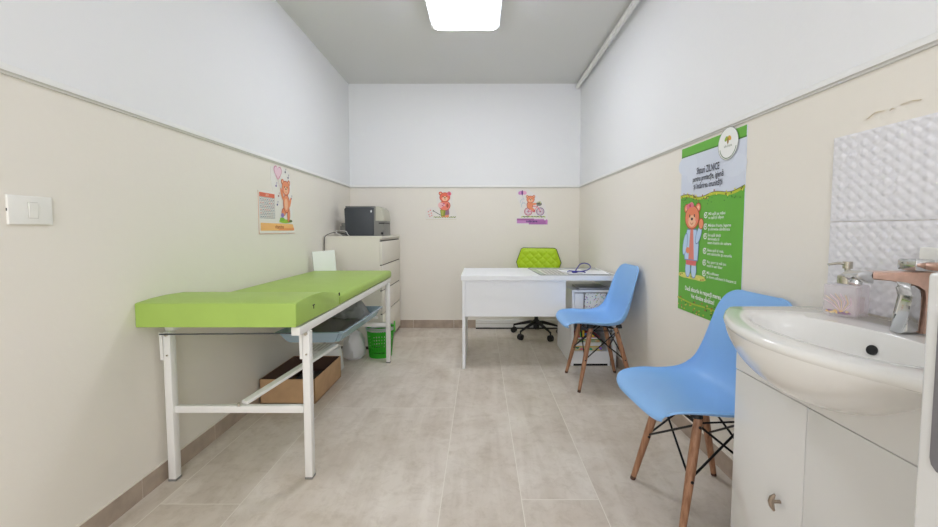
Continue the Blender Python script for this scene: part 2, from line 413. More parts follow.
bm = B(); tube(bm, [(-1.05, 1.70, .331), (-1.05, 1.70, .345)], .006, 8); obj('hinge_bolt', bm, M_STEEL, t)
# rear cross bar carrying the far end of the tray, the brace carries its near end
bm = B(); bx(bm, -1.345, -.80, 3.07, 3.09, TZR - .022, TZR - .007, bev=.002); bx(bm, -1.345, -1.330, 3.07, 3.25, TZR - .022, TZR - .007, bev=.002); obj('tray_support', bm, M_METAL, t, smooth=True)

# tray with flared lip under the couch
t = thing('plastic_tray', 'pale blue plastic tray hanging under the green couch', 'tray')
def ty(y): return .455 - .03 * (y - 2.2) / .95
bm = B()
x0, x1, y0, y1 = -1.12, -.812, 2.26, 3.10; o_ = .035
inn = [(x0, y0), (x1, y0), (x1, y1), (x0, y1)]; out = [(x0 - o_, y0 - o_), (x1 + o_, y0 - o_), (x1 + o_, y1 + o_), (x0 - o_, y1 + o_)]
lip = [(x0 - o_ - .006, y0 - o_ - .006), (x1 + o_ + .006, y0 - o_ - .006), (x1 + o_ + .006, y1 + o_ + .006), (x0 - o_ - .006, y1 + o_ + .006)]
R0 = [bm.verts.new((x, y, ty(y))) for x, y in inn]
R1 = [bm.verts.new((x, y, ty(y) + .062)) for x, y in out]
R2 = [bm.verts.new((x, y, ty(y) + .058)) for x, y in lip]
bm.faces.new(R0)
for A_, B_ in ((R0, R1), (R1, R2)):
    for i in range(4): bm.faces.new((A_[i], A_[(i + 1) % 4], B_[(i + 1) % 4], B_[i]))
bmesh.ops.bevel(bm, geom=[e for e in bm.edges if abs(e.verts[0].co.z - e.verts[1].co.z) > .03 and len(e.link_faces) == 2], offset=.02, segments=4, affect='EDGES')
bmesh.ops.solidify(bm, geom=bm.faces[:], thickness=.004)
obj('tray_body', bm, M_TRAY, t, smooth=True)
def crumple(name, x0, x1, y0, y1, z, h, m, label, cat, seed, n=14, slope=0):
    rnd = random.Random(seed); bm = B(); vv = []
    for j in range(n + 1):
        r = []
        for i in range(n + 1):
            u = i / n; v = j / n; e = (math.sin(math.pi * u) * math.sin(math.pi * v)) ** .45
            r.append(bm.verts.new((x0 + (x1 - x0) * u, y0 + (y1 - y0) * v, z + slope * v + e * h * (0.55 + .45 * math.sin(5 * u + seed) * math.sin(4 * v + seed)) + e * rnd.uniform(-.12, .12) * h)))
        vv.append(r)
    for j in range(n):
        for i in range(n): bm.faces.new((vv[j][i], vv[j][i + 1], vv[j + 1][i + 1], vv[j + 1][i]))
    bnd = [v for j in vv for v in (j[0], j[-1])]
    r = bmesh.ops.solidify(bm, geom=bm.faces[:], thickness=.004)
    return tag(obj(name, bm, m, smooth=True, angle=60), label, cat)
crumple('folded_cloth', -1.09, -.84, 2.32, 2.84, .460, .07, M_GREYCL, 'rumpled grey cloth lying in the pale blue tray', 'cloth', 3, slope=-.015)
crumple('plastic_bag', -1.08, -.84, 2.86, 3.07, .439, .18, M_BAG, 'crumpled whitish plastic bag at the far end of the blue tray', 'bag', 5)

# cardboard box
t = thing('cardboard_box', 'open brown cardboard box on the floor under the green couch', 'box')
bm = B(); X0, X1, Y0, Y1, H = -1.387, -1.04, 2.463, 2.93, .158; th = .004
for a in ((X0, X1, Y0, Y0 + th, .001, H), (X0, X1, Y1 - th, Y1, .001, H), (X0, X0 + th, Y0, Y1, .001, H), (X1 - th, X1, Y0, Y1, .001, H), (X0, X1, Y0, Y1, 0.0005, .006)): bx(bm, *a)
obj('carton', bm, M_CARD, t)
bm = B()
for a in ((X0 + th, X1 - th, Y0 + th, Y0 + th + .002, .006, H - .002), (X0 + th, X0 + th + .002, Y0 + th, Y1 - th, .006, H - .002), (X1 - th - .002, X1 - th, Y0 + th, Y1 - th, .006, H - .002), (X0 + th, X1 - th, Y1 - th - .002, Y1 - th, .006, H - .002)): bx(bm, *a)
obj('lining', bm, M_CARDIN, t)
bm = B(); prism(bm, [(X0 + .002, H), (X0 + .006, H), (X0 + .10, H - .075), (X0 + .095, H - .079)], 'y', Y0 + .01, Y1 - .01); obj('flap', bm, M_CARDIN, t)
bm = B(); bx(bm, -1.26, -1.08, 2.50, 2.82, .007, .09, bev=.012); tag(obj('black_bag', bm, M_BLKPL, smooth=True), 'black soft bag lying inside the open cardboard box', 'bag')

# step stool
t = thing('step_stool', 'low white plastic stool standing behind the cardboard box', 'stool', (-1.235, 3.10, 0))
bm = B(); lathe(bm, [(0, .172), (.115, .172), (.128, .168), (.133, .160), (.152, .0), (.148, .0), (.128, .155), (0, .160)], n=40); obj('stool_body', bm, M_METAL, t, smooth=True)
bm = B()
for k in range(-3, 4):
    h_ = math.sqrt(.1 ** 2 - (.03 * k) ** 2); bx(bm, .03 * k - .006, .03 * k + .006, -h_, h_, .1722, .1745, bev=.0008)
obj('grip_ribs', bm, M_TRIMG, t)

# perforated green basket
t = thing('waste_basket', 'bright green perforated plastic basket on the floor under the far end of the couch', 'basket', (-.87, 3.44, 0))
bm = B(); n, rows = 60, 18
ring = [[bm.verts.new(((.097 + .02 * j / rows) * math.cos(2 * math.pi * i / n), (.097 + .02 * j / rows) * math.sin(2 * math.pi * i / n), .0 + .25 * j / rows)) for i in range(n)] for j in range(rows + 1)]
for j in range(rows):
    for i in range(n):
        if 3 <= j <= 14 and j % 2 == 1 and i % 2 == (0): continue
        bm.faces.new((ring[j][i], ring[j][(i + 1) % n], ring[j + 1][(i + 1) % n], ring[j + 1][i]))
bm.faces.new(ring[0])
bmesh.ops.solidify(bm, geom=bm.faces[:], thickness=.002)
tube(bm, [(.119 * math.cos(2 * math.pi * i / 40), .119 * math.sin(2 * math.pi * i / 40), .25) for i in range(40)], .005, 8, closed=True)
obj('basket_body', bm, M_GREENPL, t)
bm = B()
for s_ in (-1,):
    prism(bm, rsq(.03, .012, 4), 'z', 0, .004)
    for v in bm.verts: v.co = Vector((.122 + v.co.z, v.co.x * .8, .255 + v.co.y * 1.6))
obj('handle', bm, M_GREENPL, t, smooth=True)
bm = B(); lathe(bm, [(.113, .215), (.121, .262), (.123, .262), (.124, .238)], n=40)
bmesh.ops.solidify(bm, geom=bm.faces[:], thickness=.0012); obj('bin_liner', bm, M_BAG, t, smooth=True)
bm = B(); rb = random.Random(3); prof_ = [(0, 0.001), (.06, .001), (.085, .03), (.09, .09), (.08, .16), (.06, .21), (.03, .235), (0, .24)]
lathe(bm, prof_, (-1.075, 3.36, 0), 28)
for v in bm.verts:
    if v.co.z > .005:
        a = math.atan2(v.co.y - 3.36, v.co.x + 1.075); k = 1 + .12 * math.sin(5 * a + 9 * v.co.z * 3) + rb.uniform(-.05, .05)
        v.co.x = -1.075 + (v.co.x + 1.075) * k; v.co.y = 3.36 + (v.co.y - 3.36) * k
tag(obj('crumpled_bag', bm, M_BAG, smooth=True, angle=35), 'crumpled white bag standing on the floor left of the green basket', 'bag')

# chest of drawers
t = thing('chest_of_drawers', 'white chest of four drawers in the back left corner', 'chest of drawers')
CX0, CX1, CY0, CY1, CZ = -1.412, -.887, 3.60, 4.40, 1.036
bm = B(); bx(bm, CX0, CX1 - .02, CY0, CY1, .03, CZ - .02, bev=.001); obj('carcass', bm, M_CREAM, t)
bm = B(); bx(bm, CX0, CX1, CY0 - .001, CY1 + .001, CZ - .02, CZ, bev=.0015); obj('top_panel', bm, M_CREAM, t)
bm = B(); bx(bm, CX0 + .01, CX1 - .03, CY0 + .02, CY1 - .02, 0, .03); obj('plinth', bm, M_GAP, t)
zs = [.035, .33, .545, .778, .998]
for a, b in zip(zs, zs[1:]):
    bm = B(); bx(bm, CX1 - .019, CX1, CY0 + .003, CY1 - .003, a, b - .010, bev=.002); d = obj('drawer', bm, M_CREAM, t, smooth=True)
    bm = B(); bx(bm, CX1 - .0195, CX1 - .010, CY0 + .004, CY1 - .004, b - .010, b); obj('finger_groove', bm, M_GAP, d)

# label printer
t = thing('label_printer', 'dark grey desktop label printer on top of the white chest of drawers', 'printer', (-.036, .05, .0305))
bm = B(); prism(bm, [(-1.262, 1.006), (-1.270, 1.262), (-1.255, 1.280), (-1.03, 1.284), (-.985, 1.276), (-.975, 1.25), (-.965, 1.006)], 'y', 3.80, 4.05, bev=.006)
obj('side_cover', bm, M_DKGREY, t, smooth=True)
bm = B(); prism(bm, [(-.985, 1.006), (-.984, 1.292), (-.93, 1.283), (-.905, 1.25), (-.888, 1.16), (-.886, 1.006)], 'y', 3.79, 4.06, bev=.008)
fr = obj('front_housing', bm, M_MIDGREY, t, smooth=True)
bm = B(); prism(bm, [(-.966, 1.15), (-.963, 1.29), (-.93, 1.287), (-.90, 1.255), (-.883, 1.165), (-.883, 1.15)], 'y', 3.785, 4.065, bev=.004); obj('lid', bm, M_LTGREY, fr, smooth=True)
bm = B(); bx(bm, -.935, -.882, 3.783, 4.02, 1.122, 1.132); obj('label_slot', bm, M_BLKPL, fr)
bm = B(); tube(bm, [(-.905, 3.783, 1.03), (-.905, 3.795, 1.03)], .012, 14); obj('button', bm, M_BLKPL, fr)
bm = B(); bx(bm, -1.262, -.985, 3.81, 4.04, 1.278, 1.292, bev=.004); obj('top_cover', bm, M_MIDGREY, t, smooth=True)
bm = B(); prism(bm, [(-1.018, 1.243), (-1.008, 1.255), (-1.004, 1.236), (-1.013, 1.228)], 'y', 3.7985, 3.801); obj('badge', bm, M_PAPER, t)
bm = B(); bx(bm, -1.34, -1.275, 3.86, 3.98, 1.006, 1.10, bev=.006); bx(bm, -1.33, -1.285, 3.87, 3.97, 1.10, 1.13, bev=.006)
tag(obj('grey_block', bm, M_MIDGREY, smooth=True), 'small grey block standing behind the label printer', 'oddment').location = (-.03, .05, .0305)  # two plain grey blocks stacked behind the printer
bm = B()
tube(bm, [tuple(p) for p in spline([(-1.28, 3.9, 1.02), (-1.31, 3.84, 1.03), (-1.33, 3.75, 1.04), (-1.345, 3.68, 1.035), (-1.37, 3.63, 1.018), (-1.385, 3.612, .99), (-1.386, 3.610, .9), (-1.386, 3.608, .78)], 30)], .003, 8)
tag(obj('power_cable', bm, M_BLKPL, smooth=True), 'thin dark cable running down the side of the white chest from the printer', 'cable').location = (-.014, -.02, .0305)
bm = B()
tube(bm, [tuple(p) for p in spline([(-1.30, 3.70, 1.010), (-1.33, 3.66, 1.03), (-1.35, 3.70, 1.055), (-1.30, 3.80, 1.05), (-1.27, 3.76, 1.025), (-1.24, 3.72, 1.009)], 30)], .0028, 8)
tag(obj('white_cable', bm, M_METAL, smooth=True), 'curled white cable on top of the chest beside the printer', 'cable').location = (.022, .0, .0305)

# leaning white folder
t = thing('white_folder', 'white folder leaning on the left wall behind the far end of the couch', 'folder', (-1.275, 3.27, .7578), math.radians(8))
bm = B(); bx(bm, -.088, .088, 0, .012, 0, .165, bev=.002)
bx(bm, -.0895, -.087, -.001, .013, 0, .165, 1)
fo = obj('folder_cover', bm, [M_PAPER, M_MIDGREY], t)
for v in fo.data.vertices:
    v.co.x += v.co.z * -.10; v.co.y += v.co.z * .12; v.co.z += (v.co.x) * .08 * (v.co.z > .05)

# ------------------------------------------------------------------ desk
t = thing('office_desk', 'white laminate desk with modesty panel along the back of the room', 'desk')
bm = B(); bx(bm, -.15, 1.075, 3.085, 3.72, .702, .739, bev=.0015); obj('desk_top', bm, M_WHITE, t)
bm = B(); bx(bm, -.141, -.118, 3.10, 3.70, 0, .702, bev=.001); obj('side_panel', bm, M_WHITE, t)
bm = B(); bx(bm, 1.052, 1.070, 3.10, 3.16, 0, .702, bev=.001); bx(bm, 1.052, 1.070, 3.16, 3.70, .62, .702); obj('side_panel', bm, M_WHITE, t)
bm = B(); bx(bm, -.118, .672, 3.12, 3.138, .412, .702, bev=.001); obj('modesty_panel', bm, M_WHITE, t)

t = thing('desk_pedestal', 'low white open-shelved pedestal under the right end of the desk', 'cabinet')
PX0, PX1, PY0, PY1 = .733, 1.045, 3.17, 3.75; PZ = .614
bm = B(); bx(bm, PX0, PX0 + .018, PY0, PY1, 0, PZ - .018); obj('side_panel', bm, M_WHITE, t)
bm = B(); bx(bm, PX1 - .018, PX1, PY0, PY1, 0, PZ - .018); obj('side_panel', bm, M_WHITE, t)
bm = B(); bx(bm, PX0, PX1, PY0, PY1, PZ - .018, PZ, bev=.001); obj('top_panel', bm, M_WHITE, t)
bm = B(); bx(bm, PX0 + .018, PX1 - .018, PY1 - .01, PY1, .02, PZ - .018); obj('back_panel', bm, M_WHITE, t)
for z in (.10, .36):
    bm = B(); bx(bm, PX0 + .018, PX1 - .018, PY0 + .002, PY1 - .01, z, z + .018); obj('shelf', bm, M_WHITE, t)
bm = B(); bx(bm, PX0 + .018, PX1 - .018, PY0, PY0 + .016, .018, .10); obj('front_panel', bm, M_WHITE, t)
bm = B(); bx(bm, PX0 + .018, PX1 - .018, PY0 + .004, PY0 + .02, 0, .018); obj('plinth', bm, M_BLKPL, t)

bm = B(); bx(bm, .79, 1.035, 3.18, 3.42, PZ + .0005, PZ + .016, bev=.004)
tag(obj('closed_laptop', bm, M_GREYLAP, smooth=True), 'grey closed laptop on the low pedestal beneath the desk top', 'laptop')
def book(name, x0, x1, y, z0, h, th_, cover, label, cat, lean=0):
    t = thing(name, label, cat, ((x0 + x1) / 2, y, z0))
    hw = (x1 - x0) / 2
    bm = B(); bx(bm, -hw, hw, 0, .002, 0, h); bx(bm, -hw, hw, th_ - .002, th_, 0, h); bx(bm, -hw, -hw + .002, 0, th_, 0, h); obj('cover', bm, cover, t)
    bm = B(); bx(bm, -hw + .003, hw - .003, .0022, th_ - .0022, .003, h - .003); obj('pages', bm, M_PAPER, t)
    return t
book('notebook', .838, 1.012, 3.192, .3785, .205, .02, M_SPECK, 'white notebook with coloured speckles standing on the upper pedestal shelf', 'notebook')
bm = B(); bx(bm, .757, .828, 3.180, 3.36, .3785, .585, bev=.002); tag(obj('cubby_filler', bm, M_WHITE, smooth=True), 'plain white filler box beside the speckled notebook on the pedestal', 'box')  # white filler added flush with the cubby front, stands for a bright panel
for k, (c, lab) in enumerate((((196, 60, 70), 'red edged'), ((232, 228, 220), 'white'), ((90, 170, 90), 'green covered'))):
    bm = B(); bx(bm, .835 + .004 * k, .965 + .003 * k, 3.178 + .0 * k, 3.190, .3785 + .011 * k, .3885 + .011 * k)
    tag(obj('pen_case', bm, mat('case_%d' % k, c, .5)), lab + ' flat case lying in front of the speckled notebook', 'case')
colours = ((214, 190, 110), (232, 232, 226), (120, 170, 70), (196, 80, 110))
zz = .1185
for k, c in enumerate(colours):
    h = (.035, .03, .022, .018)[k]
    bm = B(); bx(bm, .760 + .006 * k, .985 - .004 * k, 3.195 + .004 * k, 3.42, zz, zz + h, 0, bev=.001); bx(bm, .7605 + .006 * k, .9845 - .004 * k, 3.194 + .004 * k, 3.42, zz + h * .12, zz + h * .8, 1)
    tag(obj('folder', bm, [mat('folder_%d' % k, c, .5), M_COLOUR if k % 2 == 0 else M_PAPER]), ('yellow', 'white', 'green', 'pink')[k] + ' folder in the stack on the lower pedestal shelf' + (', topmost', '')[k < 3], 'folder')
    zz += h + .0004
bm = B(); 
for k in range(7):
    a = k * .9; bx(bm, .790 + .02 * k, .806 + .02 * k, 3.205, 3.222, zz, zz + .03 + .012 * (k % 3), k % 4, bev=.003)
tag(obj('toy_blocks', bm, [mat('toy_%d' % k, c, .4) for k, c in enumerate(((220, 90, 120), (90, 180, 90), (235, 200, 70), (90, 140, 220)))], smooth=True), 'small bright coloured toys on top of the folders in the pedestal', 'toys')

# things on the desk top
DT = .7392
t = thing('desk_mat', 'flat clear desk mat with grey edge on the right half of the white desk', 'desk mat')
bm = B(); prism(bm, [(.475, 3.12), (1.06, 3.12), (1.06, 3.69), (.44, 3.69)], 'z', DT, DT + .0015); obj('mat_sheet', bm, M_MAT, t)
bm = B()
def strip(bm, a, b, w_, z0, z1, mi=0):
    a = Vector(a + (0,)); b = Vector(b + (0,)); d = (b - a).normalized(); s_ = Vector((-d.y, d.x, 0)) * w_ / 2
    prism(bm, [((a + s_).x, (a + s_).y), ((a - s_).x, (a - s_).y), ((b - s_).x, (b - s_).y), ((b + s_).x, (b + s_).y)], 'z', z0, z1, mi)
for a, b in (((.475, 3.12), (1.06, 3.12)), ((.44, 3.69), (.475, 3.12)), ((.44, 3.69), (1.06, 3.69))): strip(bm, a, b, .008, DT, DT + .004)
obj('mat_edge', bm, M_MATEDGE, t)
bm = B(); prism(bm, [(.52, 3.14), (.70, 3.14), (.70, 3.56), (.50, 3.56)], 'z', DT + .0018, DT + .0024)
for k in range(9):
    for j in range(5): bx(bm, .53 + .032 * j, .552 + .032 * j, 3.18 + .04 * k, 3.20 + .04 * k, DT + .0024, DT + .0026, 1)
tag(obj('printed_sheet', bm, [mat('sheet_grey', (206, 206, 200), .5), mat('print_ink', (140, 134, 130), .6)]), 'grey printed sheet lying on the left part of the desk mat', 'paper')
def sheet(cx_, cy_, rot, z, label, w_=.21, h_=.297):
    bm = B(); bx(bm, -w_ / 2, w_ / 2, -h_ / 2, h_ / 2, 0, .0012)
    tag(obj('paper_sheet', bm, M_PAPER, loc=(cx_, cy_, z), rot=(0, 0, rot)), label, 'paper', 'loose papers on the desk')
sheet(.80, 3.36, .15, DT + .0030, 'white paper sheet on the desk mat, lying under the stethoscope')
sheet(.935, 3.30, -.1, DT + .0045, 'white paper sheet nearest the right wall on the desk')
t = thing('stethoscope', 'violet blue stethoscope coiled on the papers on the desk', 'stethoscope', (0, 0, DT + .006))
lp = [(.79, 3.30, .012), (.81, 3.33, .03), (.85, 3.40, .055), (.90, 3.44, .062), (.935, 3.42, .05), (.93, 3.37, .03), (.89, 3.33, .012), (.84, 3.31, .006), (.79, 3.295, .008)]
bm = B(); tube(bm, [tuple(p) for p in spline(lp, 48)], .0048, 8); obj('tubing', bm, M_NAVY, t, smooth=True)
bm = B(); lathe(bm, [(0, 0), (.022, 0), (.024, .006), (.016, .014), (0, .016)], (.775, 3.27, 0), 20); obj('chest_piece', bm, M_NAVY, t, smooth=True)
bm = B(); tube(bm, [tuple(p) for p in spline([(.79, 3.295, .008), (.76, 3.27, .012), (.735, 3.30, .01), (.72, 3.28, .005)], 16)], .0045, 8)
tube(bm, [tuple(p) for p in spline([(.79, 3.295, .008), (.80, 3.25, .012), (.835, 3.24, .01), (.85, 3.22, .005)], 16)], .0045, 8); obj('ear_tube', bm, M_NAVY, t, smooth=True)

# ------------------------------------------------------------------ green office chair behind desk
t = thing('swivel_chair', 'lime green quilted swivel chair behind the white desk', 'chair', (.58, 4.10, 0), math.radians(-14))
YBK = .175  # back offset
hexp = [(-.235, .745), (-.185, .885), (-.165, .897), (.165, .897), (.185, .885), (.235, .745), (.19, .60), (.16, .585), (-.16, .585), (-.19, .60)]
bm = B(); prism(bm, hexp, 'y', YBK - .012, YBK + .022, bev=.012, seg=3); bk = obj('backrest', bm, M_LIME, t, smooth=True)
# quilted pad: relief grid inside the hexagon
bm = B(); NX, NZ = 66, 44; vv = {}
def hexhalf(z): return np.interp(z, [.60, .745, .885], [.185, .222, .172])
for j in range(NZ + 1):
    z = .598 + (.886 - .598) * j / NZ
    for i in range(NX + 1):
        x = hexhalf(z) * (2 * i / NX - 1)
        a = abs(((x * .95 + z) / .085) % 1 - .5); b = abs(((x * .95 - z) / .085) % 1 - .5)
        d = min(.5 - a, .5 - b); e = min(i, NX - i) / 3; e2 = min(j, NZ - j) / 3
        h = (.003 + .011 * min(1, (d * 4)) ** .5) * min(1, e) * min(1, e2)
        vv[i, j] = bm.verts.new((x, YBK - .0125 - h, z))
for j in range(NZ):
    for i in range(NX): bm.faces.new((vv[i, j], vv[i + 1, j], vv[i + 1, j + 1], vv[i, j + 1]))
obj('quilted_pad', bm, M_LIME, bk, smooth=True, angle=80)
bm = B(); tube(bm, [(x * 1.012, YBK + .006, z + (z - .74) * .012) for x, z in hexp], .004, 8, closed=True); obj('piping', bm, M_BLKPL, bk, smooth=True)
bm = B(); prism(bm, rsq(.225, .09), 'z', .44, .505, bev=.02, seg=3)
for v in bm.verts: v.co.y = v.co.y * .85 - .02
obj('seat', bm, M_LIME, t, smooth=True)
bm = B(); tube(bm, [(0, .0, .43), (0, .12, .435), (0, .198, .50), (0, .203, .66)], [.02, .02, .018, .015], 10); obj('back_support', bm, M_BLKPL, t, smooth=True)
bm = B(); lathe(bm, [(0, .08), (.03, .08), (.032, .16), (.02, .17), (.018, .30), (.012, .30), (.012, .43), (.09, .43), (.09, .441), (0, .441)], n=20); obj('gas_column', bm, M_BLKPL, t, smooth=True)
for k in range(5):
    a = math.radians(94 + 72 * k); c, s_ = math.cos(a), math.sin(a); r = .25
    bm = B(); tube(bm, [(.0, 0, .135), (.07 * c, .07 * s_, .135), (.17 * c, .17 * s_, .108), (r * c, r * s_, .085), (r * c, r * s_, .058)], [.018, .018, .013, .010, .008], 10); lg = obj('base_leg', bm, M_BLKPL, t, smooth=True)
    bm = B()
    for q in (-1, 1):
        ox, oy = -s_ * .012 * q, c * .012 * q
        tube(bm, [(r * c + ox - s_ * .006 * q * 0 - s_ * .008 * q, r * s_ + oy + c * .008 * q, .030), (r * c + ox * .3, r * s_ + oy * .3, .030)], .030, 16)
    obj('caster', bm, M_BLKPL, lg, smooth=True)

# ------------------------------------------------------------------ blue shell chairs
def make_shell_chair(label):
    t = thing('shell_chair', label, 'chair', group='blue shell chairs along the right wall')
    prof = spline([(-.281, .436, .168, .004), (-.274, .450, .192, .012), (-.235, .462, .210, .022), (-.15, .460, .224, .029), (-.05, .447, .230, .036), (.04, .440, .230, .052),
                   (.11, .458, .224, .066), (.150, .51, .214, .062), (.172, .59, .205, .048), (.188, .68, .199, .034), (.204, .765, .190, .022), (.216, .815, .170, .012), (.222, .838, .140, .006), (.224, .847, .095, .002)], 50)
    bm = B(); V = []; NV = 24
    for i, p in enumerate(prof):
        a = prof[max(0, i - 1)]; b = prof[min(len(prof) - 1, i + 1)]
        tx, tz = b[0] - a[0], b[1] - a[1]; L = math.hypot(tx, tz); nx, nz = -tz / L, tx / L
        row = []
        for j in range(NV + 1):
            v = 2 * j / NV - 1; av = abs(v)
            y = p[2] * math.sin(v * math.pi / 2 * .92) / math.sin(math.pi / 2 * .92)
            off = p[3] * av ** 2.6
            sh = .030 * av ** 3 * max(0, 1 - i / 16) ** 1.5      # front corners set back
            row.append(Vector((p[0] + nx * off + sh, y, p[1] + nz * off)))
        V.append(row)
    R, Cn = len(V), NV + 1
    nor = [[None] * Cn for _ in range(R)]
    for i in range(R):
        for j in range(Cn):
            du = V[min(i + 1, R - 1)][j] - V[max(i - 1, 0)][j]; dv = V[i][min(j + 1, NV)] - V[i][max(j - 1, 0)]
            nor[i][j] = du.cross(dv).normalized()
    T = [[bm.verts.new(V[i][j] + nor[i][j] * .0035) for j in range(Cn)] for i in range(R)]
    U = [[bm.verts.new(V[i][j] - nor[i][j] * .0035) for j in range(Cn)] for i in range(R)]
    for i in range(R - 1):
        for j in range(NV):
            bm.faces.new((T[i][j], T[i + 1][j], T[i + 1][j + 1], T[i][j + 1])); bm.faces.new((U[i][j], U[i][j + 1], U[i + 1][j + 1], U[i + 1][j]))
    bd = [(0, j) for j in range(NV)] + [(i, NV) for i in range(R - 1)] + [(R - 1, j) for j in range(NV, 0, -1)] + [(i, 0) for i in range(R - 1, 0, -1)]
    for k in range(len(bd)):
        (a, b), (c, d) = bd[k], bd[(k + 1) % len(bd)]
        bm.faces.new((T[a][b], T[c][d], U[c][d], U[a][b]))
    obj('seat_shell', bm, M_BLUE, t, smooth=True, angle=60)
    tops = {}; feet = {}
    for fx in (-1, 1):
        for fy in (-1, 1):
            top = Vector((.085 * fx - .01, .125 * fy, .425)); foot = Vector((.187 * fx, .185 * fy, 0.0))
            tops[fx, fy] = top; feet[fx, fy] = foot
            bm = B(); d = foot - top
            tube(bm, [top, top + d * .12, top + d * .4, top + d * .965], [.0145, .0165, .0165, .0115], 16)
            lg = obj('leg', bm, M_WOOD, t, smooth=True)
            bm = B(); tube(bm, [top + d * .96, foot], [.0116, .0112], 14); obj('foot_cap', bm, M_CARDIN, lg, smooth=True)
            for s_ in (.07, .50):
                bm = B(); c = top + d * s_
                tube(bm, [c + Vector((0, -.0185, 0)), c + Vector((0, .0185, 0))], .0055, 10)
                obj('bolt', bm, M_BLKPL, lg)
    bm = B(); R_ = .0042
    P = lambda k, s_: tops[k] + (feet[k] - tops[k]) * s_
    ks = [(-1, -1), (1, -1), (1, 1), (-1, 1)]
    for i in range(4):
        a, b = ks[i], ks[(i + 1) % 4]
        tube(bm, [P(a, .50), P(b, .06)], R_, 8); tube(bm, [P(b, .50), P(a, .06)], R_, 8)
    for a, b in ((0, 2), (1, 3)):
        tube(bm, [P(ks[a], .03) + Vector((0, 0, .004)), P(ks[b], .03) + Vector((0, 0, .004))], .006, 8)
    for i in range(4): tube(bm, [P(ks[i], .05), P(ks[(i + 1) % 4], .05)], .0035, 8)
    obj('wire_bracing', bm, M_BLACK, t, smooth=True)
    for fx in (-1, 1):
        for fy in (-1, 1):
            bm = B(); lathe(bm, [(0, .424), (.022, .424), (.018, .446), (0, .446)], (.10 * fx, .12 * fy, 0), 14); obj('shock_mount', bm, M_BLKPL, t)
    return t
def dup(root, loc, rz, label):
    r = root.copy(); COL.objects.link(r); r.location = loc; r.rotation_euler = (0, 0, rz); r['label'] = label
    for ch in list(root.children):
        c = ch.copy(); COL.objects.link(c); c.parent = r
        for g_ in list(ch.children):
            d = g_.copy(); COL.objects.link(d); d.parent = c
    return r
ch1 = make_shell_chair('blue plastic shell chair with wooden legs beside the white desk')
ch1.location = (.850, 2.835, 0); ch1.rotation_euler = (0, 0, math.radians(1))
dup(ch1, (.872, 1.537, 0), math.radians(4), 'blue plastic shell chair with wooden legs between the green poster and the wash basin')

# ------------------------------------------------------------------ flat printed art
class Art:
    def __init__(s): s.bm = B(); s.mats = []; s.cur = 0
    def mi(s, c):
        if c not in s.mats: s.mats.append(c)
        return s.mats.index(c)
    def poly(s, pts, c, z=None):
        s.cur += 1
        z = s.cur * .00002 if z is None else z
        try: f = s.bm.faces.new([s.bm.verts.new((p[0], p[1], z)) for p in pts]); f.material_index = s.mi(c)
        except ValueError: pass
    def ell(s, x, y, rx, ry, c, rot=0, n=24, a0=0, a1=360):
        r = math.radians(rot); P = []
        for k in range(n if a1 - a0 >= 360 else n + 1):
            a = math.radians(a0 + (a1 - a0) * k / n); u, v = rx * math.cos(a), ry * math.sin(a)
            P.append((x + u * math.cos(r) - v * math.sin(r), y + u * math.sin(r) + v * math.cos(r)))
        s.poly(P, c)
    def rect(s, x0, y0, x1, y1, c): s.poly([(x0, y0), (x1, y0), (x1, y1), (x0, y1)], c)
    def line(s, pts, w_, c):
        for a, b in zip(pts, pts[1:]):
            d = Vector((b[0] - a[0], b[1] - a[1])); L = d.length
            if L < 1e-7: continue
            d /= L; n_ = Vector((-d.y, d.x)) * w_ / 2; e = d * w_ * .25
            s.poly([(a[0] - n_.x - e.x, a[1] - n_.y - e.y), (b[0] - n_.x + e.x, b[1] - n_.y + e.y), (b[0] + n_.x + e.x, b[1] + n_.y + e.y), (a[0] + n_.x - e.x, a[1] + n_.y - e.y)], c)
    def arc(s, x, y, r, a0, a1, w_, c, n=16, ry=None):
        s.line([(x + r * math.cos(math.radians(a0 + (a1 - a0) * k / n)), y + (ry or r) * math.sin(math.radians(a0 + (a1 - a0) * k / n))) for k in range(n + 1)], w_, c)
    def text(s, txt, x, y, size, c, align='LEFT', rot=0, bold=0, shear=0, width=None, fill=.0):
        cu = bpy.data.curves.new('t', 'FONT'); cu.body = txt; cu.size = size; cu.align_x = align; cu.align_y = 'CENTER'; cu.offset = bold; cu.shear = shear; cu.resolution_u = 2
        o = bpy.data.objects.new('t', cu); COL.objects.link(o)
        bpy.context.view_layer.update()
        dg = bpy.context.evaluated_depsgraph_get(); me = bpy.data.meshes.new_from_object(o.evaluated_get(dg))
        xs = [v.co.x for v in me.vertices] or [0, 1]; k = 1
        if width: k = width / (max(xs) - min(xs))
        s.cur += 1; z = s.cur * .00002; r = math.radians(rot)
        vm = [s.bm.verts.new((x + v.co.x * k * math.cos(r) - v.co.y * math.sin(r), y + v.co.x * k * math.sin(r) + v.co.y * math.cos(r), z)) for v in me.vertices]
        m = s.mi(c)
        for p in me.polygons:
            try: f = s.bm.faces.new([vm[i] for i in p.vertices]); f.material_index = m
            except ValueError: pass
        bpy.data.objects.remove(o); bpy.data.curves.remove(cu); bpy.data.meshes.remove(me)
    def build(s, name, parent, base):
        return finish_art(name, s, parent, base)
_inks = {}
def ink(c):
    if c not in _inks: _inks[c] = mat('ink_%d_%d_%d' % c, c, .5)
    return _inks[c]
def finish_art(name, s, parent, base):
    me = bpy.data.meshes.new(name); 
    for f in s.bm.faces:
        f.normal_update()
        if f.normal.z < 0: f.normal_flip()
    for v in s.bm.verts: v.co.z += base
    s.bm.to_mesh(me); s.bm.free()
    for c in s.mats: me.materials.append(ink(c))
    o = bpy.data.objects.new(name, me); COL.objects.link(o); o.parent = parent; return o
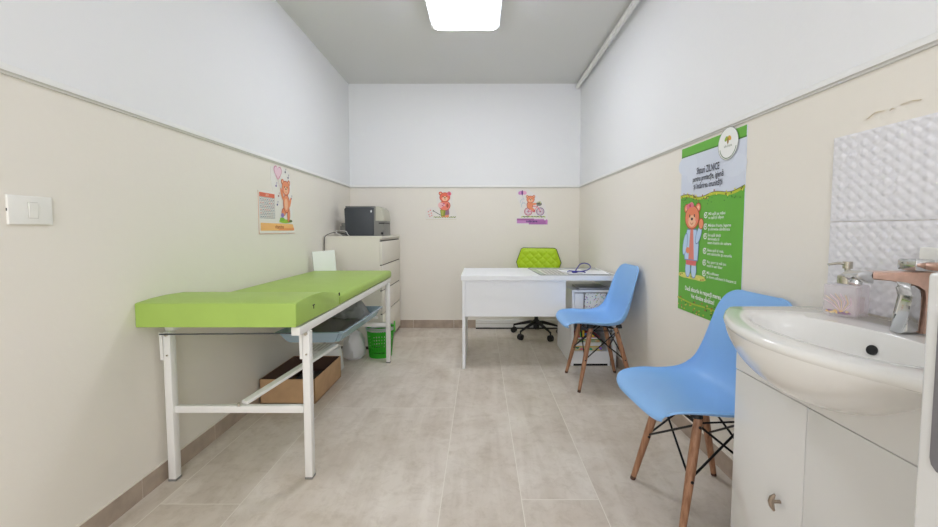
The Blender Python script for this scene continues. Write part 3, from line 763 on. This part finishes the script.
def wall_frame(t, origin, side, sx_=1, sy_=1):
    """side: 'right' (faces -X), 'left' (faces +X), 'back' (faces -Y)"""
    X, Z = {'right': ((.0084, -1, 0), (-1, -.0084, 0)), 'left': ((-.0138, 1, 0), (1, .0138, 0)), 'back': ((1, 0, 0), (0, -1, 0))}[side]
    X = Vector(X).normalized(); Z = Vector(Z).normalized(); Y = Z.cross(X)
    m = Matrix.Identity(4)
    for i in range(3): m[i][0], m[i][1], m[i][2], m[i][3] = X[i] * sx_, Y[i] * sy_, Z[i], origin[i]
    t.matrix_world = m

BR = (234, 148, 108); BRD = (176, 78, 56); BRL = (244, 192, 156); PK = (226, 118, 140); DK = (60, 44, 50)
def bear_head(A, x, y, s, fur=BR, edge=BRD, face=BRL):
    for q in (-1, 1):
        A.ell(x + q * .82 * s, y + .72 * s, .36 * s, .36 * s, edge); A.ell(x + q * .82 * s, y + .72 * s, .29 * s, .29 * s, fur); A.ell(x + q * .82 * s, y + .70 * s, .17 * s, .17 * s, face)
    A.ell(x, y, 1.03 * s, .93 * s, edge); A.ell(x, y, .95 * s, .85 * s, fur)
    A.ell(x, y - .28 * s, .55 * s, .45 * s, face)
    for q in (-1, 1): A.ell(x + q * .33 * s, y + .12 * s, .08 * s, .12 * s, DK)
    A.ell(x, y - .12 * s, .16 * s, .11 * s, DK); A.arc(x, y - .32 * s, .2 * s, 200, 340, .05 * s, edge)
    for q in (-1, 1): A.ell(x + q * .6 * s, y - .2 * s, .14 * s, .1 * s, (238, 140, 130))
def flower(A, x, y, r, c):
    for k in range(5):
        a = math.radians(72 * k + 18); A.ell(x + r * .6 * math.cos(a), y + r * .6 * math.sin(a), r * .45, r * .45, c, n=8)
    A.ell(x, y, r * .35, r * .35, (240, 214, 80), n=8)

# ---- poster
t = thing('health_poster', 'green and white children\'s health advice poster on the right wall under the rail', 'poster')
wall_frame(t, (XW(2.217) - .0005, 2.217, .660), 'right', 1.03, 1.027)
W, H = .512, .852
bm = B(); bx(bm, 0, W, 0, H, .0, .003); obj('board', bm, mat('poster_board', (214, 220, 232), .4), t)
A = Art(); G = (104, 178, 62); GD = (74, 128, 44)
sky = (212, 219, 234)
A.rect(0, 0, W, H, sky)
for x, y, r in ((.06, .76, .09), (.13, .70, .07), (.44, .70, .08)): A.ell(x, y, r, r * .6, (216, 223, 237))
A.rect(0, .806, W, H, G); A.line([(0, .806), (W, .806)], .006, (70, 120, 50))
# grass body with wavy top
top = [(W * k / 24, .598 + .008 * math.sin(k * .55) - .012 * math.sin(math.pi * k / 24)) for k in range(25)]
A.poly([(0, 0), (W, 0)] + top[::-1], G)
A.line(top, .012, (196, 204, 60)); A.line([(x, y + .007) for x, y in top], .003, (110, 100, 50))
rn = random.Random(4)
for k in range(46):
    x = rn.uniform(.01, W - .01); y = np.interp(x, [p[0] for p in top], [p[1] for p in top]) + rn.uniform(-.012, .014)
    A.ell(x, y, .0045, .0045, rn.choice([(170, 90, 70), (120, 90, 50), (230, 220, 90), (70, 130, 50)]), n=8)
for k in range(30):
    x = rn.uniform(.02, W - .02); y = rn.uniform(.545, .585); A.ell(x, y, .004, .003, rn.choice([GD, (60, 150, 60)]), n=6)
# bottom garden strip
A.line([(0, .062), (.15, .05), (.3, .055), (W, .045)], .008, (170, 196, 60))
for k in range(60):
    x = rn.uniform(.005, W - .005); y = rn.uniform(.008, .07); A.ell(x, y, .006, .004, rn.choice([GD, (210, 200, 70), (190, 80, 60), (60, 110, 40), (230, 180, 120)]), n=7)
# logo disc
A.ell(.397, .80, .071, .071, (150, 155, 150), n=40); A.ell(.397, .80, .068, .068, (240, 242, 240), n=40)
A.arc(.397, .795, .058, 195, 345, .004, (90, 120, 90), 24)
A.ell(.385, .822, .013, .009, (150, 180, 60), rot=40); A.ell(.408, .822, .013, .009, (220, 170, 60), rot=-40); A.ell(.397, .812, .006, .014, (160, 120, 60))
art = A.build('printed_background', t, .0031)
A = Art(); TX = (44, 48, 62)
A.text('Sfaturi ZILNICE', .245, .714, .046, TX, 'CENTER', bold=.0006, width=.185)
A.text('pentru protecție, igienă', .245, .677, .038, TX, 'CENTER', bold=.0005, width=.25)
A.text('și întărirea imunității', .246, .640, .038, TX, 'CENTER', bold=.0005, width=.235)
A.build('heading_lettering', t, .006)
WH = (244, 246, 244)
items = [(.498, ['Mă spăl pe mâini', 'cu apă și săpun']), (.444, ['Mănânc fructe, legume', 'și alimente sănătoase']), (.398, ['Îmi spăl dinții', 'dimineața și', 'seara înainte de culcare']), (.328, ['Beau apă și ceai,', 'evit dulciurile și sucurile']), (.272, ['Fac sport și mă joc', 'mult în aer liber']), (.220, ['Mă odihnesc', 'și dorm suficient în fiecare zi'])]
for y, ls in items:
    A = Art(); A.arc(.246, y - .003, .0125, 60, 360, .0045, WH, 14); A.line([(.240, y), (.245, y - .006), (.257, y + .010)], .004, WH)
    for k, l in enumerate(ls): A.text(l, .268, y + .002 - .0175 * k, .0185, WH, bold=.0002)
    A.build('advice_line', t, .0072)
A = Art()
A.text('Dacă sfaturile le respecți mereu,', .232, .122, .030, WH, 'CENTER', bold=.0007, width=.31)
A.text('Vei rămâne sănătos!', .236, .090, .030, WH, 'CENTER', bold=.0007, width=.20)
A.build('slogan_lettering', t, .0072)
A = Art(); A.text('sănătate', .397, .790, .016, (120, 130, 110), 'CENTER'); A.build('logo_lettering', t, .0072)
# nurse bear on the poster
A = Art(); CO = (188, 214, 240); COD = (110, 140, 190)
for x, w_ in ((.06, .06), (.13, .09), (.20, .06)): A.ell(x, .188, w_, .014, (216, 214, 110))
for k in range(14): A.ell(.02 + .018 * k, .188 + .008 * math.sin(k), .006, .004, rn.choice([(160, 90, 60), (110, 150, 50), (235, 225, 120)]), n=7)
for q in (-1, 1): A.ell(.122 + q * .028, .225, .026, .045, COD); A.ell(.122 + q * .028, .225, .022, .04, CO)
A.poly([(.065, .30), (.18, .30), (.168, .245), (.078, .245)], (222, 110, 110))
A.poly([(.078, .43), (.168, .43), (.192, .35), (.186, .27), (.058, .27), (.052, .35)], COD)
A.poly([(.081, .425), (.165, .425), (.187, .35), (.181, .274), (.063, .274), (.057, .35)], CO)
A.poly([(.11, .43), (.136, .43), (.150, .274), (.098, .274)], (226, 134, 120))
A.ell(.062, .35, .022, .06, COD, rot=-12); A.ell(.062, .35, .018, .055, CO, rot=-12); A.ell(.09, .32, .02, .016, BR)
A.ell(.186, .40, .022, .05, COD, rot=-25); A.ell(.186, .40, .018, .045, CO, rot=-25); A.ell(.205, .455, .022, .028, BRD); A.ell(.205, .455, .018, .024, BR)
bear_head(A, .122, .488, .066, (236, 138, 100))
A.ell(.085, .545, .02, .013, PK, rot=30); A.ell(.118, .552, .02, .013, PK, rot=-20); A.ell(.102, .548, .008, .008, (200, 60, 90))
A.build('bear_illustration', t, .0050)

# ---- calendar on the left wall
t = thing('wall_calendar', 'paper calendar with a bear holding a heart balloon on the left wall', 'calendar')
wall_frame(t, (XL(2.53) + .0006, 2.53, 1.070), 'left', 1.03, 1.02)
bm = B(); prism(bm, [(0.02, 0), (.49, 0), (.50, .02), (.46, .10), (.455, .33), (.42, .44), (.34, .46), (.30, .455), (.23, .455), (.165, .44), (.16, .36), (.19, .275), (0, .275), (0, .02)], 'z', 0, .002); obj('card', bm, mat('calendar_card', (234, 231, 226), .5), t)
A = Art()
A.rect(.015, .235, .205, .262, (222, 110, 80)); A.text('2023', .11, .249, .02, (240, 220, 200), 'CENTER')
for i in range(8): A.line([(.018 + i * .0263, .10), (.018 + i * .0263, .232)], .0022, (130, 130, 140))
for j in range(7): A.line([(.018, .10 + j * .022), (.203, .10 + j * .022)], .0022, (130, 130, 140))
for i in range(7):
    for j in range(6): A.rect(.025 + i * .0263, .106 + j * .022, .036 + i * .0263, .113 + j * .022, rn.choice([(150, 120, 130), (206, 120, 110), (120, 140, 160)]))
A.poly([(.02, .02), (.48, .02), (.46, .065), (.30, .068), (.02, .07)], (246, 190, 120)); A.poly([(.24, .02), (.48, .02), (.475, .04), (.26, .036)], (240, 160, 100))
A.text('vitamine', .26, .045, .036, (180, 100, 50), 'CENTER', bold=.001)
# balloon, notes, bear, grass
A.arc(.255, .40, .03, 0, 360, .004, (222, 150, 170), 20); 
hp = [(.255 + .055 * 1.0 * (16 * math.sin(a) ** 3) / 16, .415 + .055 * (13 * math.cos(a) - 5 * math.cos(2 * a) - 2 * math.cos(3 * a) - math.cos(4 * a)) / 16) for a in [2 * math.pi * k / 30 for k in range(30)]]
A.poly(hp, (206, 130, 160)); A.poly([(.255 + (x - .255) * .86, .415 + (y - .415) * .86) for x, y in hp], (238, 206, 220))
A.line([(.255, .362), (.27, .33), (.30, .28)], .003, (200, 150, 150))
for x, y, c in ((.36, .43, (90, 80, 110)), (.40, .395, (90, 80, 110)), (.225, .32, (110, 70, 160)), (.44, .25, (60, 60, 110)), (.235, .195, (60, 60, 130)), (.255, .255, (160, 110, 110))):
    A.ell(x, y, .009, .007, c, n=8); A.line([(x + .008, y), (x + .008, y + .024), (x + .017, y + .02)], .003, c)
A.ell(.34, .085, .085, .014, (160, 200, 70)); A.ell(.30, .097, .035, .014, (130, 190, 60)); A.ell(.42, .088, .03, .01, (90, 110, 60))
A.ell(.395, .13, .022, .05, BRD, rot=-6); A.ell(.395, .13, .018, .046, BR, rot=-6); A.ell(.325, .15, .035, .028, BRD, rot=30); A.ell(.325, .15, .03, .024, BR, rot=30)
A.ell(.305, .125, .022, .016, (150, 130, 200))
A.ell(.365, .21, .048, .068, BRD); A.ell(.365, .21, .042, .062, BR); A.ell(.362, .205, .024, .04, BRL)
A.ell(.305, .272, .016, .045, BR, rot=25); A.ell(.42, .22, .014, .04, BR, rot=-25)
bear_head(A, .362, .318, .056)
A.build('printed_artwork', t, .0023)
bm = B(); bx(bm, 0.0, .004, -.001, .27, .0022, .0032); bx(bm, 0.0, .49, -.001, .002, .0022, .0032); obj('card_edge', bm, mat('calendar_edge', (214, 160, 130), .5), t)

# ---- two stickers on the back wall
t = thing('bear_sticker', 'sticker of a bear picking flowers with a watering can on the back wall', 'sticker')
wall_frame(t, (-.60, YB - .0006, 1.200), 'back', 1.02, 1.02)
bm = B(); prism(bm, [(0.0, 0.0), (.33, 0.0), (.335, .06), (.29, .18), (.29, .32), (.12, .32), (.12, .14), (.02, .13), (0, .10)], 'z', 0, .001); obj('backing', bm, mat('sticker_backing', (230, 226, 220), .6), t)
A = Art()
A.line([(.0, .004), (.2, .006), (.33, .008)], .002, (210, 190, 120))
for k in range(26): A.ell(.09 + .0092 * k, .032 + .004 * math.sin(k * 2.3), .007, .005, rn.choice([(150, 160, 70), (100, 110, 60), (170, 180, 90)]), n=7)
for x, y in ((.03, .09), (.05, .105), (.035, .06), (.06, .075), (.045, .04), (.065, .05)): flower(A, x, y, .008, (228, 140, 160))
A.ell(.225, .05, .026, .022, BR); A.ell(.185, .05, .02, .02, BR)
A.poly([(.165, .12), (.25, .12), (.255, .06), (.21, .05), (.17, .06)], (150, 110, 130))
A.ell(.205, .155, .062, .055, BRD); A.ell(.205, .155, .056, .05, (238, 130, 110)); A.ell(.16, .16, .026, .03, (240, 190, 190)); A.ell(.19, .165, .02, .018, (190, 80, 120)); A.ell(.235, .155, .012, .022, BRD)
for x, y in ((.165, .15), (.18, .17), (.20, .16)): flower(A, x, y, .012, (236, 170, 190))
A.poly([(.155, .11), (.215, .105), (.205, .04), (.165, .04)], (140, 150, 50)); A.poly([(.165, .105), (.195, .10), (.19, .05), (.17, .05)], (180, 180, 80))
A.line([(.165, .05), (.085, .098)], .006, (80, 96, 80)); A.ell(.083, .1, .009, .006, (70, 80, 70), rot=-60)
bear_head(A, .207, .245, .056, (232, 110, 84), (170, 60, 50))
A.ell(.255, .28, .022, .02, PK); A.ell(.255, .28, .009, .009, (190, 60, 80))
A.build('printed_artwork', t, .0014)
t = thing('bicycle_sticker', 'sticker of a bear riding a bicycle above a purple strip on the back wall', 'sticker')
wall_frame(t, (.395, YB - .0006, 1.146), 'back', 1.03, 1.02)
bm = B(); prism(bm, [(0.0, 0.0), (.335, 0.0), (.34, .08), (.31, .22), (.21, .32), (.12, .39), (.0, .39), (0, .30), (.04, .22), (.03, .09), (0, .08)], 'z', 0, .001); obj('backing', bm, mat('sticker_backing_pale', (232, 228, 224), .6), t)
A = Art(); PU = (176, 110, 176)
A.rect(.008, .018, .30, .066, (202, 140, 200)); A.rect(.008, .05, .19, .07, (170, 100, 160)); A.rect(.135, .006, .335, .052, PU); A.ell(.325, .035, .012, .028, (200, 130, 196))
A.text('mișcare', .165, .040, .034, (70, 50, 110), 'CENTER', bold=.001, width=.12)
for k in range(26): A.ell(.06 + .0098 * k, .086 + .005 * abs(math.sin(k)), .008, .006, rn.choice([(150, 180, 70), (110, 150, 60), (180, 200, 90), (90, 90, 70)]), n=7)
for x, c in ((.128, (190, 80, 100)), (.256, (130, 110, 150))):
    A.ell(x, .145, .042, .042, (226, 214, 222)); A.arc(x, .145, .040, 0, 360, .007, c, 28); A.arc(x, .145, .03, 0, 360, .003, (200, 120, 140), 20); A.ell(x, .145, .009, .009, (60, 50, 110))
    for k in range(6): A.line([(x, .145), (x + .036 * math.cos(k * 1.047), .145 + .036 * math.sin(k * 1.047))], .0018, (170, 130, 150))
A.line([(.128, .145), (.16, .20), (.225, .20), (.256, .145)], .009, (226, 130, 150)); A.line([(.128, .145), (.19, .15), (.225, .20)], .008, (226, 130, 150)); A.line([(.225, .20), (.215, .235), (.245, .24)], .006, (120, 100, 110))
A.ell(.19, .15, .014, .014, (200, 90, 110))
A.ell(.145, .215, .034, .045, BRD); A.ell(.145, .215, .029, .04, BR); A.ell(.165, .175, .032, .016, BR, rot=-35); A.ell(.185, .225, .034, .012, BR, rot=5)
bear_head(A, .152, .275, .042)
A.ell(.243, .225, .03, .02, (130, 130, 120)); A.ell(.243, .235, .025, .012, (90, 100, 80))
for x, y in ((.232, .245), (.25, .25), (.258, .24)): flower(A, x, y, .009, (190, 200, 170))
A.ell(.045, .345, .026, .02, (206, 140, 200), rot=20); A.ell(.085, .345, .026, .02, (230, 170, 200), rot=-20); A.ell(.063, .345, .009, .028, (110, 60, 130))
A.line([(.065, .32), (.075, .28), (.065, .24), (.12, .22)], .003, (190, 180, 200))
A.arc(.075, .25, .03, 60, 200, .005, (180, 200, 210)); A.arc(.085, .21, .03, 80, 220, .005, (180, 200, 210))
A.build('printed_artwork', t, .0014)

# ---- light switch
t = thing('light_switch', 'white rectangular light switch on the left wall above the couch', 'switch')
wall_frame(t, (XL(1.167) + .0004, 1.167, 1.114), 'left', 1.03, 1.04)
bm = B(); prism(bm, [(0, 0), (.12, 0), (.12, .084), (0, .084)], 'z', 0, .009, bev=.003, seg=3); pl_ = obj('cover_plate', bm, M_PLATE, t, smooth=True)
bm = B(); bx(bm, .050, .078, .018, .066, .0085, .0095); obj('rocker_frame', bm, M_TRIMG, t)
bm = B(); prism(bm, [(.020, .009), (.064, .009), (.064, .0145), (.042, .0115), (.020, .0105)], 'x', .052, .076); obj('rocker', bm, M_PLATE, t)
bm = B(); bx(bm, -.0006, .0006, .038, .046, .003, .006); obj('release_notch', bm, M_BLKPL, t)

# ------------------------------------------------------------------ relief wall tiles
for z0, z1, lab in ((.860, 1.122, 'lower'), (1.124, 1.384, 'upper')):
    bm = B(); y0, y1 = .30, 1.273; NY, NZ_ = 300, 84; vv = []
    for j in range(NZ_ + 1):
        r = []; z = z0 + (z1 - z0) * j / NZ_
        for i in range(NY + 1):
            y = y0 + (y1 - y0) * i / NY
            u = y / .034; v = z / .030
            row = math.floor(v + .5)
            h1 = math.sin(math.pi * (u + v)) * math.sin(math.pi * (u - v))
            h = .0032 * (abs(h1) ** .8) * (1 if h1 > 0 else .45)
            e = min(1, min(i, NY - i, j, NZ_ - j) / 2)
            r.append(bm.verts.new((XW(y) - .006 - h * e, y, z)))
        vv.append(r)
    for j in range(NZ_):
        for i in range(NY): bm.faces.new((vv[j][i], vv[j][i + 1], vv[j + 1][i + 1], vv[j + 1][i]))
    for a, b in (((0, 0), (0, 1)), ):
        pass
    bd = vv[0] + [r[-1] for r in vv[1:]] + vv[-1][-2::-1] + [r[0] for r in vv[-2:0:-1]]
    bk_ = [bm.verts.new((XW(v.co.y), v.co.y, v.co.z)) for v in bd]
    for i in range(len(bd)): bm.faces.new((bd[i], bd[(i + 1) % len(bd)], bk_[(i + 1) % len(bd)], bk_[i]))
    o = obj('trim_%d' % (9 + (lab == 'upper')), bm, M_TILE, smooth=True, angle=60, kind='structure')

# ------------------------------------------------------------------ wash basin and vanity
t = thing('vanity_cabinet', 'white two-door cabinet under the wash basin on the right', 'cabinet')
VX, VY0, VY1 = .787, .675, 1.21; YM = .942
VT = .815
bm = B()
for a in ((VX + .018, XR - .004, VY0, VY0 + .016, .0, VT), (VX + .018, XR - .004, VY1 - .016, VY1, .0, VT), (VX + .018, XR - .004, VY0 + .016, VY1 - .016, .07, .086), (XR - .008, XR - .004, VY0 + .016, VY1 - .016, .086, .66)): bx(bm, *a)
obj('carcass', bm, M_GLOSS, t)
bm = B()
zb = lambda y: .693 + 1.6 * (y - .95) ** 2
ys = [VY0 + (VY1 - VY0) * k / 24 for k in range(25)]
pts = [(VY0, .674), (VY1, .674)] + [(y, min(VT, max(.676, zb(y) - .004))) for y in ys[::-1]]
prism(bm, pts, 'x', VX, VX + .018); obj('top_rail', bm, M_GLOSS, t)
bm = B(); bx(bm, VX + .03, VX + .046, VY0 + .016, VY1 - .016, 0, .07); obj('plinth', bm, M_GLOSS, t)
for a, b, ky in ((VY0, YM - .0012, .885), (YM + .0012, VY1, 1.013)):
    bm = B(); bx(bm, VX, VX + .018, a, b, .075, .671, bev=.0012); d = obj('door', bm, M_GLOSS, t, smooth=True)
    bm = B(); tube(bm, [(VX, ky, .386), (VX - .018, ky, .386)], .0045, 10)
    tube(bm, [(VX - .018, ky - .004, .408), (VX - .022, ky, .397), (VX - .024, ky + .001, .386), (VX - .022, ky, .375), (VX - .018, ky - .004, .364)], [.003, .0065, .007, .0065, .003], 10)
    obj('knob', bm, M_KNOB, d, smooth=True)

t = thing('wash_basin', 'white ceramic wash basin with bowed front on the cabinet', 'wash basin')
NT = 180; CXb, CYb = .84, .93; DZ = -.015
def outer(th_):
    """outer rim in plan: straight sides and back, bowed front"""
    c, s_ = math.cos(th_), math.sin(th_)
    lo, hi = 0, .8
    def inside(r):
        x, y = CXb + r * c, CYb + r * s_
        return x < XR - .003 and .59 < y < 1.27 and x > .634 + 1.2 * abs(y - .905) ** 2.0
    for _ in range(30):
        m = (lo + hi) / 2
        if inside(m): lo = m
        else: hi = m
    return lo
def inner(th_):
    c, s_ = math.cos(th_), math.sin(th_)
    a, b = .122, .225
    return 1 / ((abs(c) / a) ** 2.3 + (abs(s_) / b) ** 2.3) ** (1 / 2.3)
ths = [2 * math.pi * k / NT for k in range(NT)]
Ro = [outer(a) for a in ths]; Ro = [(Ro[k - 1] + 2 * Ro[k] + Ro[(k + 1) % NT]) / 4 for k in range(NT)]; Ro = [(Ro[k - 1] + 2 * Ro[k] + Ro[(k + 1) % NT]) / 4 for k in range(NT)]
Ri = [inner(a) for a in ths]
bm = B(); rings = []
def ring_at(fn, zf):
    r = []
    for k, a in enumerate(ths):
        rr = fn(k); r.append(bm.verts.new((CXb + rr * math.cos(a), CYb + rr * math.sin(a), zf + DZ)))
    rings.append(r)
ring_at(lambda k: Ro[k] - .03, .846)
ring_at(lambda k: Ro[k] - .008, .846)
ring_at(lambda k: Ro[k] - .002, .850)
ring_at(lambda k: Ro[k], .858)
ring_at(lambda k: Ro[k] - .003, .866)
ring_at(lambda k: Ro[k] - .009, .870)
ring_at(lambda k: Ri[k] + max(.004, (Ro[k] - Ri[k]) * .25), .869)
ring_at(lambda k: Ri[k] + .003, .867)
ring_at(lambda k: Ri[k] * .985, .860)
ring_at(lambda k: Ri[k] * .955, .84)
ring_at(lambda k: Ri[k] * .90, .81)
ring_at(lambda k: Ri[k] * .78, .775)
ring_at(lambda k: Ri[k] * .55, .752)
ring_at(lambda k: Ri[k] * .25, .743)
ring_at(lambda k: .02, .741)
for A_, B_ in zip(rings, rings[1:]):
    for k in range(NT): bm.faces.new((A_[k], A_[(k + 1) % NT], B_[(k + 1) % NT], B_[k]))
bm.faces.new(rings[-1])
# outer hull of the bowl, visible from the front
NYh, NP = 48, 16; Vh = []
for j in range(NYh + 1):
    y = .600 + (1.258 - .600) * j / NYh
    xf = .634 + 1.2 * abs(y - .905) ** 2.0 + .004
    zbb = min(.815, .68 + 1.58 * (y - .945) ** 2)
    row = []
    for i in range(NP + 1):
        ph = math.pi / 2 * i / NP
        row.append(bm.verts.new((.86 - (.86 - xf) * math.cos(ph) ** .85, y, (.836 - (.836 - zbb) * math.sin(ph) ** 1.1))))
    Vh.append(row)
for j in range(NYh):
    for i in range(NP): bm.faces.new((Vh[j][i], Vh[j][i + 1], Vh[j + 1][i + 1], Vh[j + 1][i]))
obj('basin_body', bm, M_CER, t, smooth=True, angle=50)
bm = B(); lathe(bm, [(.021, .0), (.023, .003), (.021, .004), (.012, .001), (0, .001)], (CXb, CYb, .741 + DZ), 24); obj('drain', bm, M_CHROME, t, smooth=True)
bm = B(); tube(bm, [(.954, .957, .806), (.948, .956, .808)], .012, 24); obj('overflow_hole', bm, M_BLKPL, t, smooth=True)

# faucet
t = thing('basin_faucet', 'chrome single-lever faucet with painted-in brown reflection on the wash basin', 'faucet', (1.025, .94, .856))
bm = B(); prism(bm, [(-.040, 0), (.002, 0), (.009, .085), (.004, .108), (-.012, .120), (-.034, .124), (-.020, .108), (-.013, .085), (-.022, .04)], 'y', -.017, .017, bev=.007, seg=3); obj('chrome_column', bm, M_CHROME, t, smooth=True)
bm = B(); prism(bm, [(.003, 0), (.026, 0), (.032, .145), (-.122, .145), (-.126, .138), (-.122, .128), (-.045, .122), (-.012, .116), (.006, .104), (.010, .085)], 'y', -.021, .019, bev=.003); obj('tinted_chrome_spout', bm, M_CHROME_TINT, t, smooth=True)  # brown here is a reflection put into the metal's colour
bm = B(); prism(bm, [(-.115, .118), (-.142, .122), (-.160, .137), (-.146, .147), (-.115, .146)], 'y', -.021, .019, bev=.004); hd_ = obj('chrome_nozzle', bm, M_CHROME, t, smooth=True)
bm = B(); tube(bm, [(-.136, 0, .126), (-.141, 0, .114)], .012, 16); obj('aerator', bm, M_CHROME, hd_, smooth=True)
bm = B(); bx(bm, -.022, .024, -.021, .021, .147, .174, bev=.004); lv = obj('chrome_lever', bm, M_CHROME, t, smooth=True)
bm = B(); bx(bm, .0, .03, -.085, -.019, .150, .168, bev=.004); obj('tinted_chrome_handle', bm, M_CHROME_TINT, lv, smooth=True)

# soap dispenser
t = thing('soap_dispenser', 'square clear glass soap dispenser with silver pump on the wash basin', 'soap dispenser', (1.036, 1.125, .8565), math.radians(26))
t.scale = (1.07, 1.07, 1.03)
bm = B(); bx(bm, -.036, .036, -.036, .036, 0, .086, bev=.005, seg=3); bt = obj('glass_bottle', bm, M_GLASS, t, smooth=True)
bm = B(); bx(bm, -.029, .029, -.029, .029, .007, .052, bev=.003); obj('liquid_soap', bm, M_SOAP, t, smooth=True)
A = Art(); GO = (226, 202, 160); RO = (226, 200, 214)
for k in range(7):
    a = math.radians(50 + k * 14); A.line([(0.006, .012), (.006 + .03 * math.cos(a), .012 + .03 * math.sin(a)), (.006 + .046 * math.cos(a + .3), .012 + .05 * math.sin(a + .1))], .0016, GO if k % 2 else RO)
for k in range(12): A.ell(-.024 + .0042 * k, .012 + .003 * math.sin(k * 2), .004, .003, rn.choice([GO, (226, 190, 130), (150, 120, 150)]), n=8)
ao = A.build('printed_pattern', bt, 0)
m_ = Matrix.Rotation(math.radians(-90), 4, 'Z') @ Matrix.Rotation(math.radians(90), 4, 'X'); ao.matrix_local = Matrix.Translation((-.0364, 0, .0)) @ m_
bm = B(); lathe(bm, [(0, .088), (.020, .088), (.020, .108), (.012, .112), (.006, .113), (.006, .128), (.0105, .129), (.0105, .148), (0, .149)], n=24)
tube(bm, [(0, 0, .142), (-.018, .014, .143), (-.034, .028, .139)], [.0045, .004, .003], 10); obj('pump', bm, M_STEEL, t, smooth=True)

# wall socket behind faucet handle and white bin at right edge
bm = B(); bx(bm, XR - .030, XR - .006, .84, .985, .997, 1.056, bev=.004); tag(obj('wall_box', bm, M_PLATE, smooth=True), 'small white box fixed on the wall tiles behind the faucet handle', 'wall box')
t = thing('tall_white_bin', 'tall white bin cabinet with grey recess at the right edge of the view', 'bin')
bm = B(); bx(bm, .555, 1.0, .16, .496, 0, 1.047, bev=.006, seg=3); o = obj('bin_body', bm, M_GLOSS, t, smooth=True)
bm = B(); prism(bm, [(.19, 1.0), (.19, .806), (.470, .806), (.476, .812), (.478, .82), (.478, 1.0)], 'x', .5525, .5555); obj('grey_inset', bm, M_VENT, t)
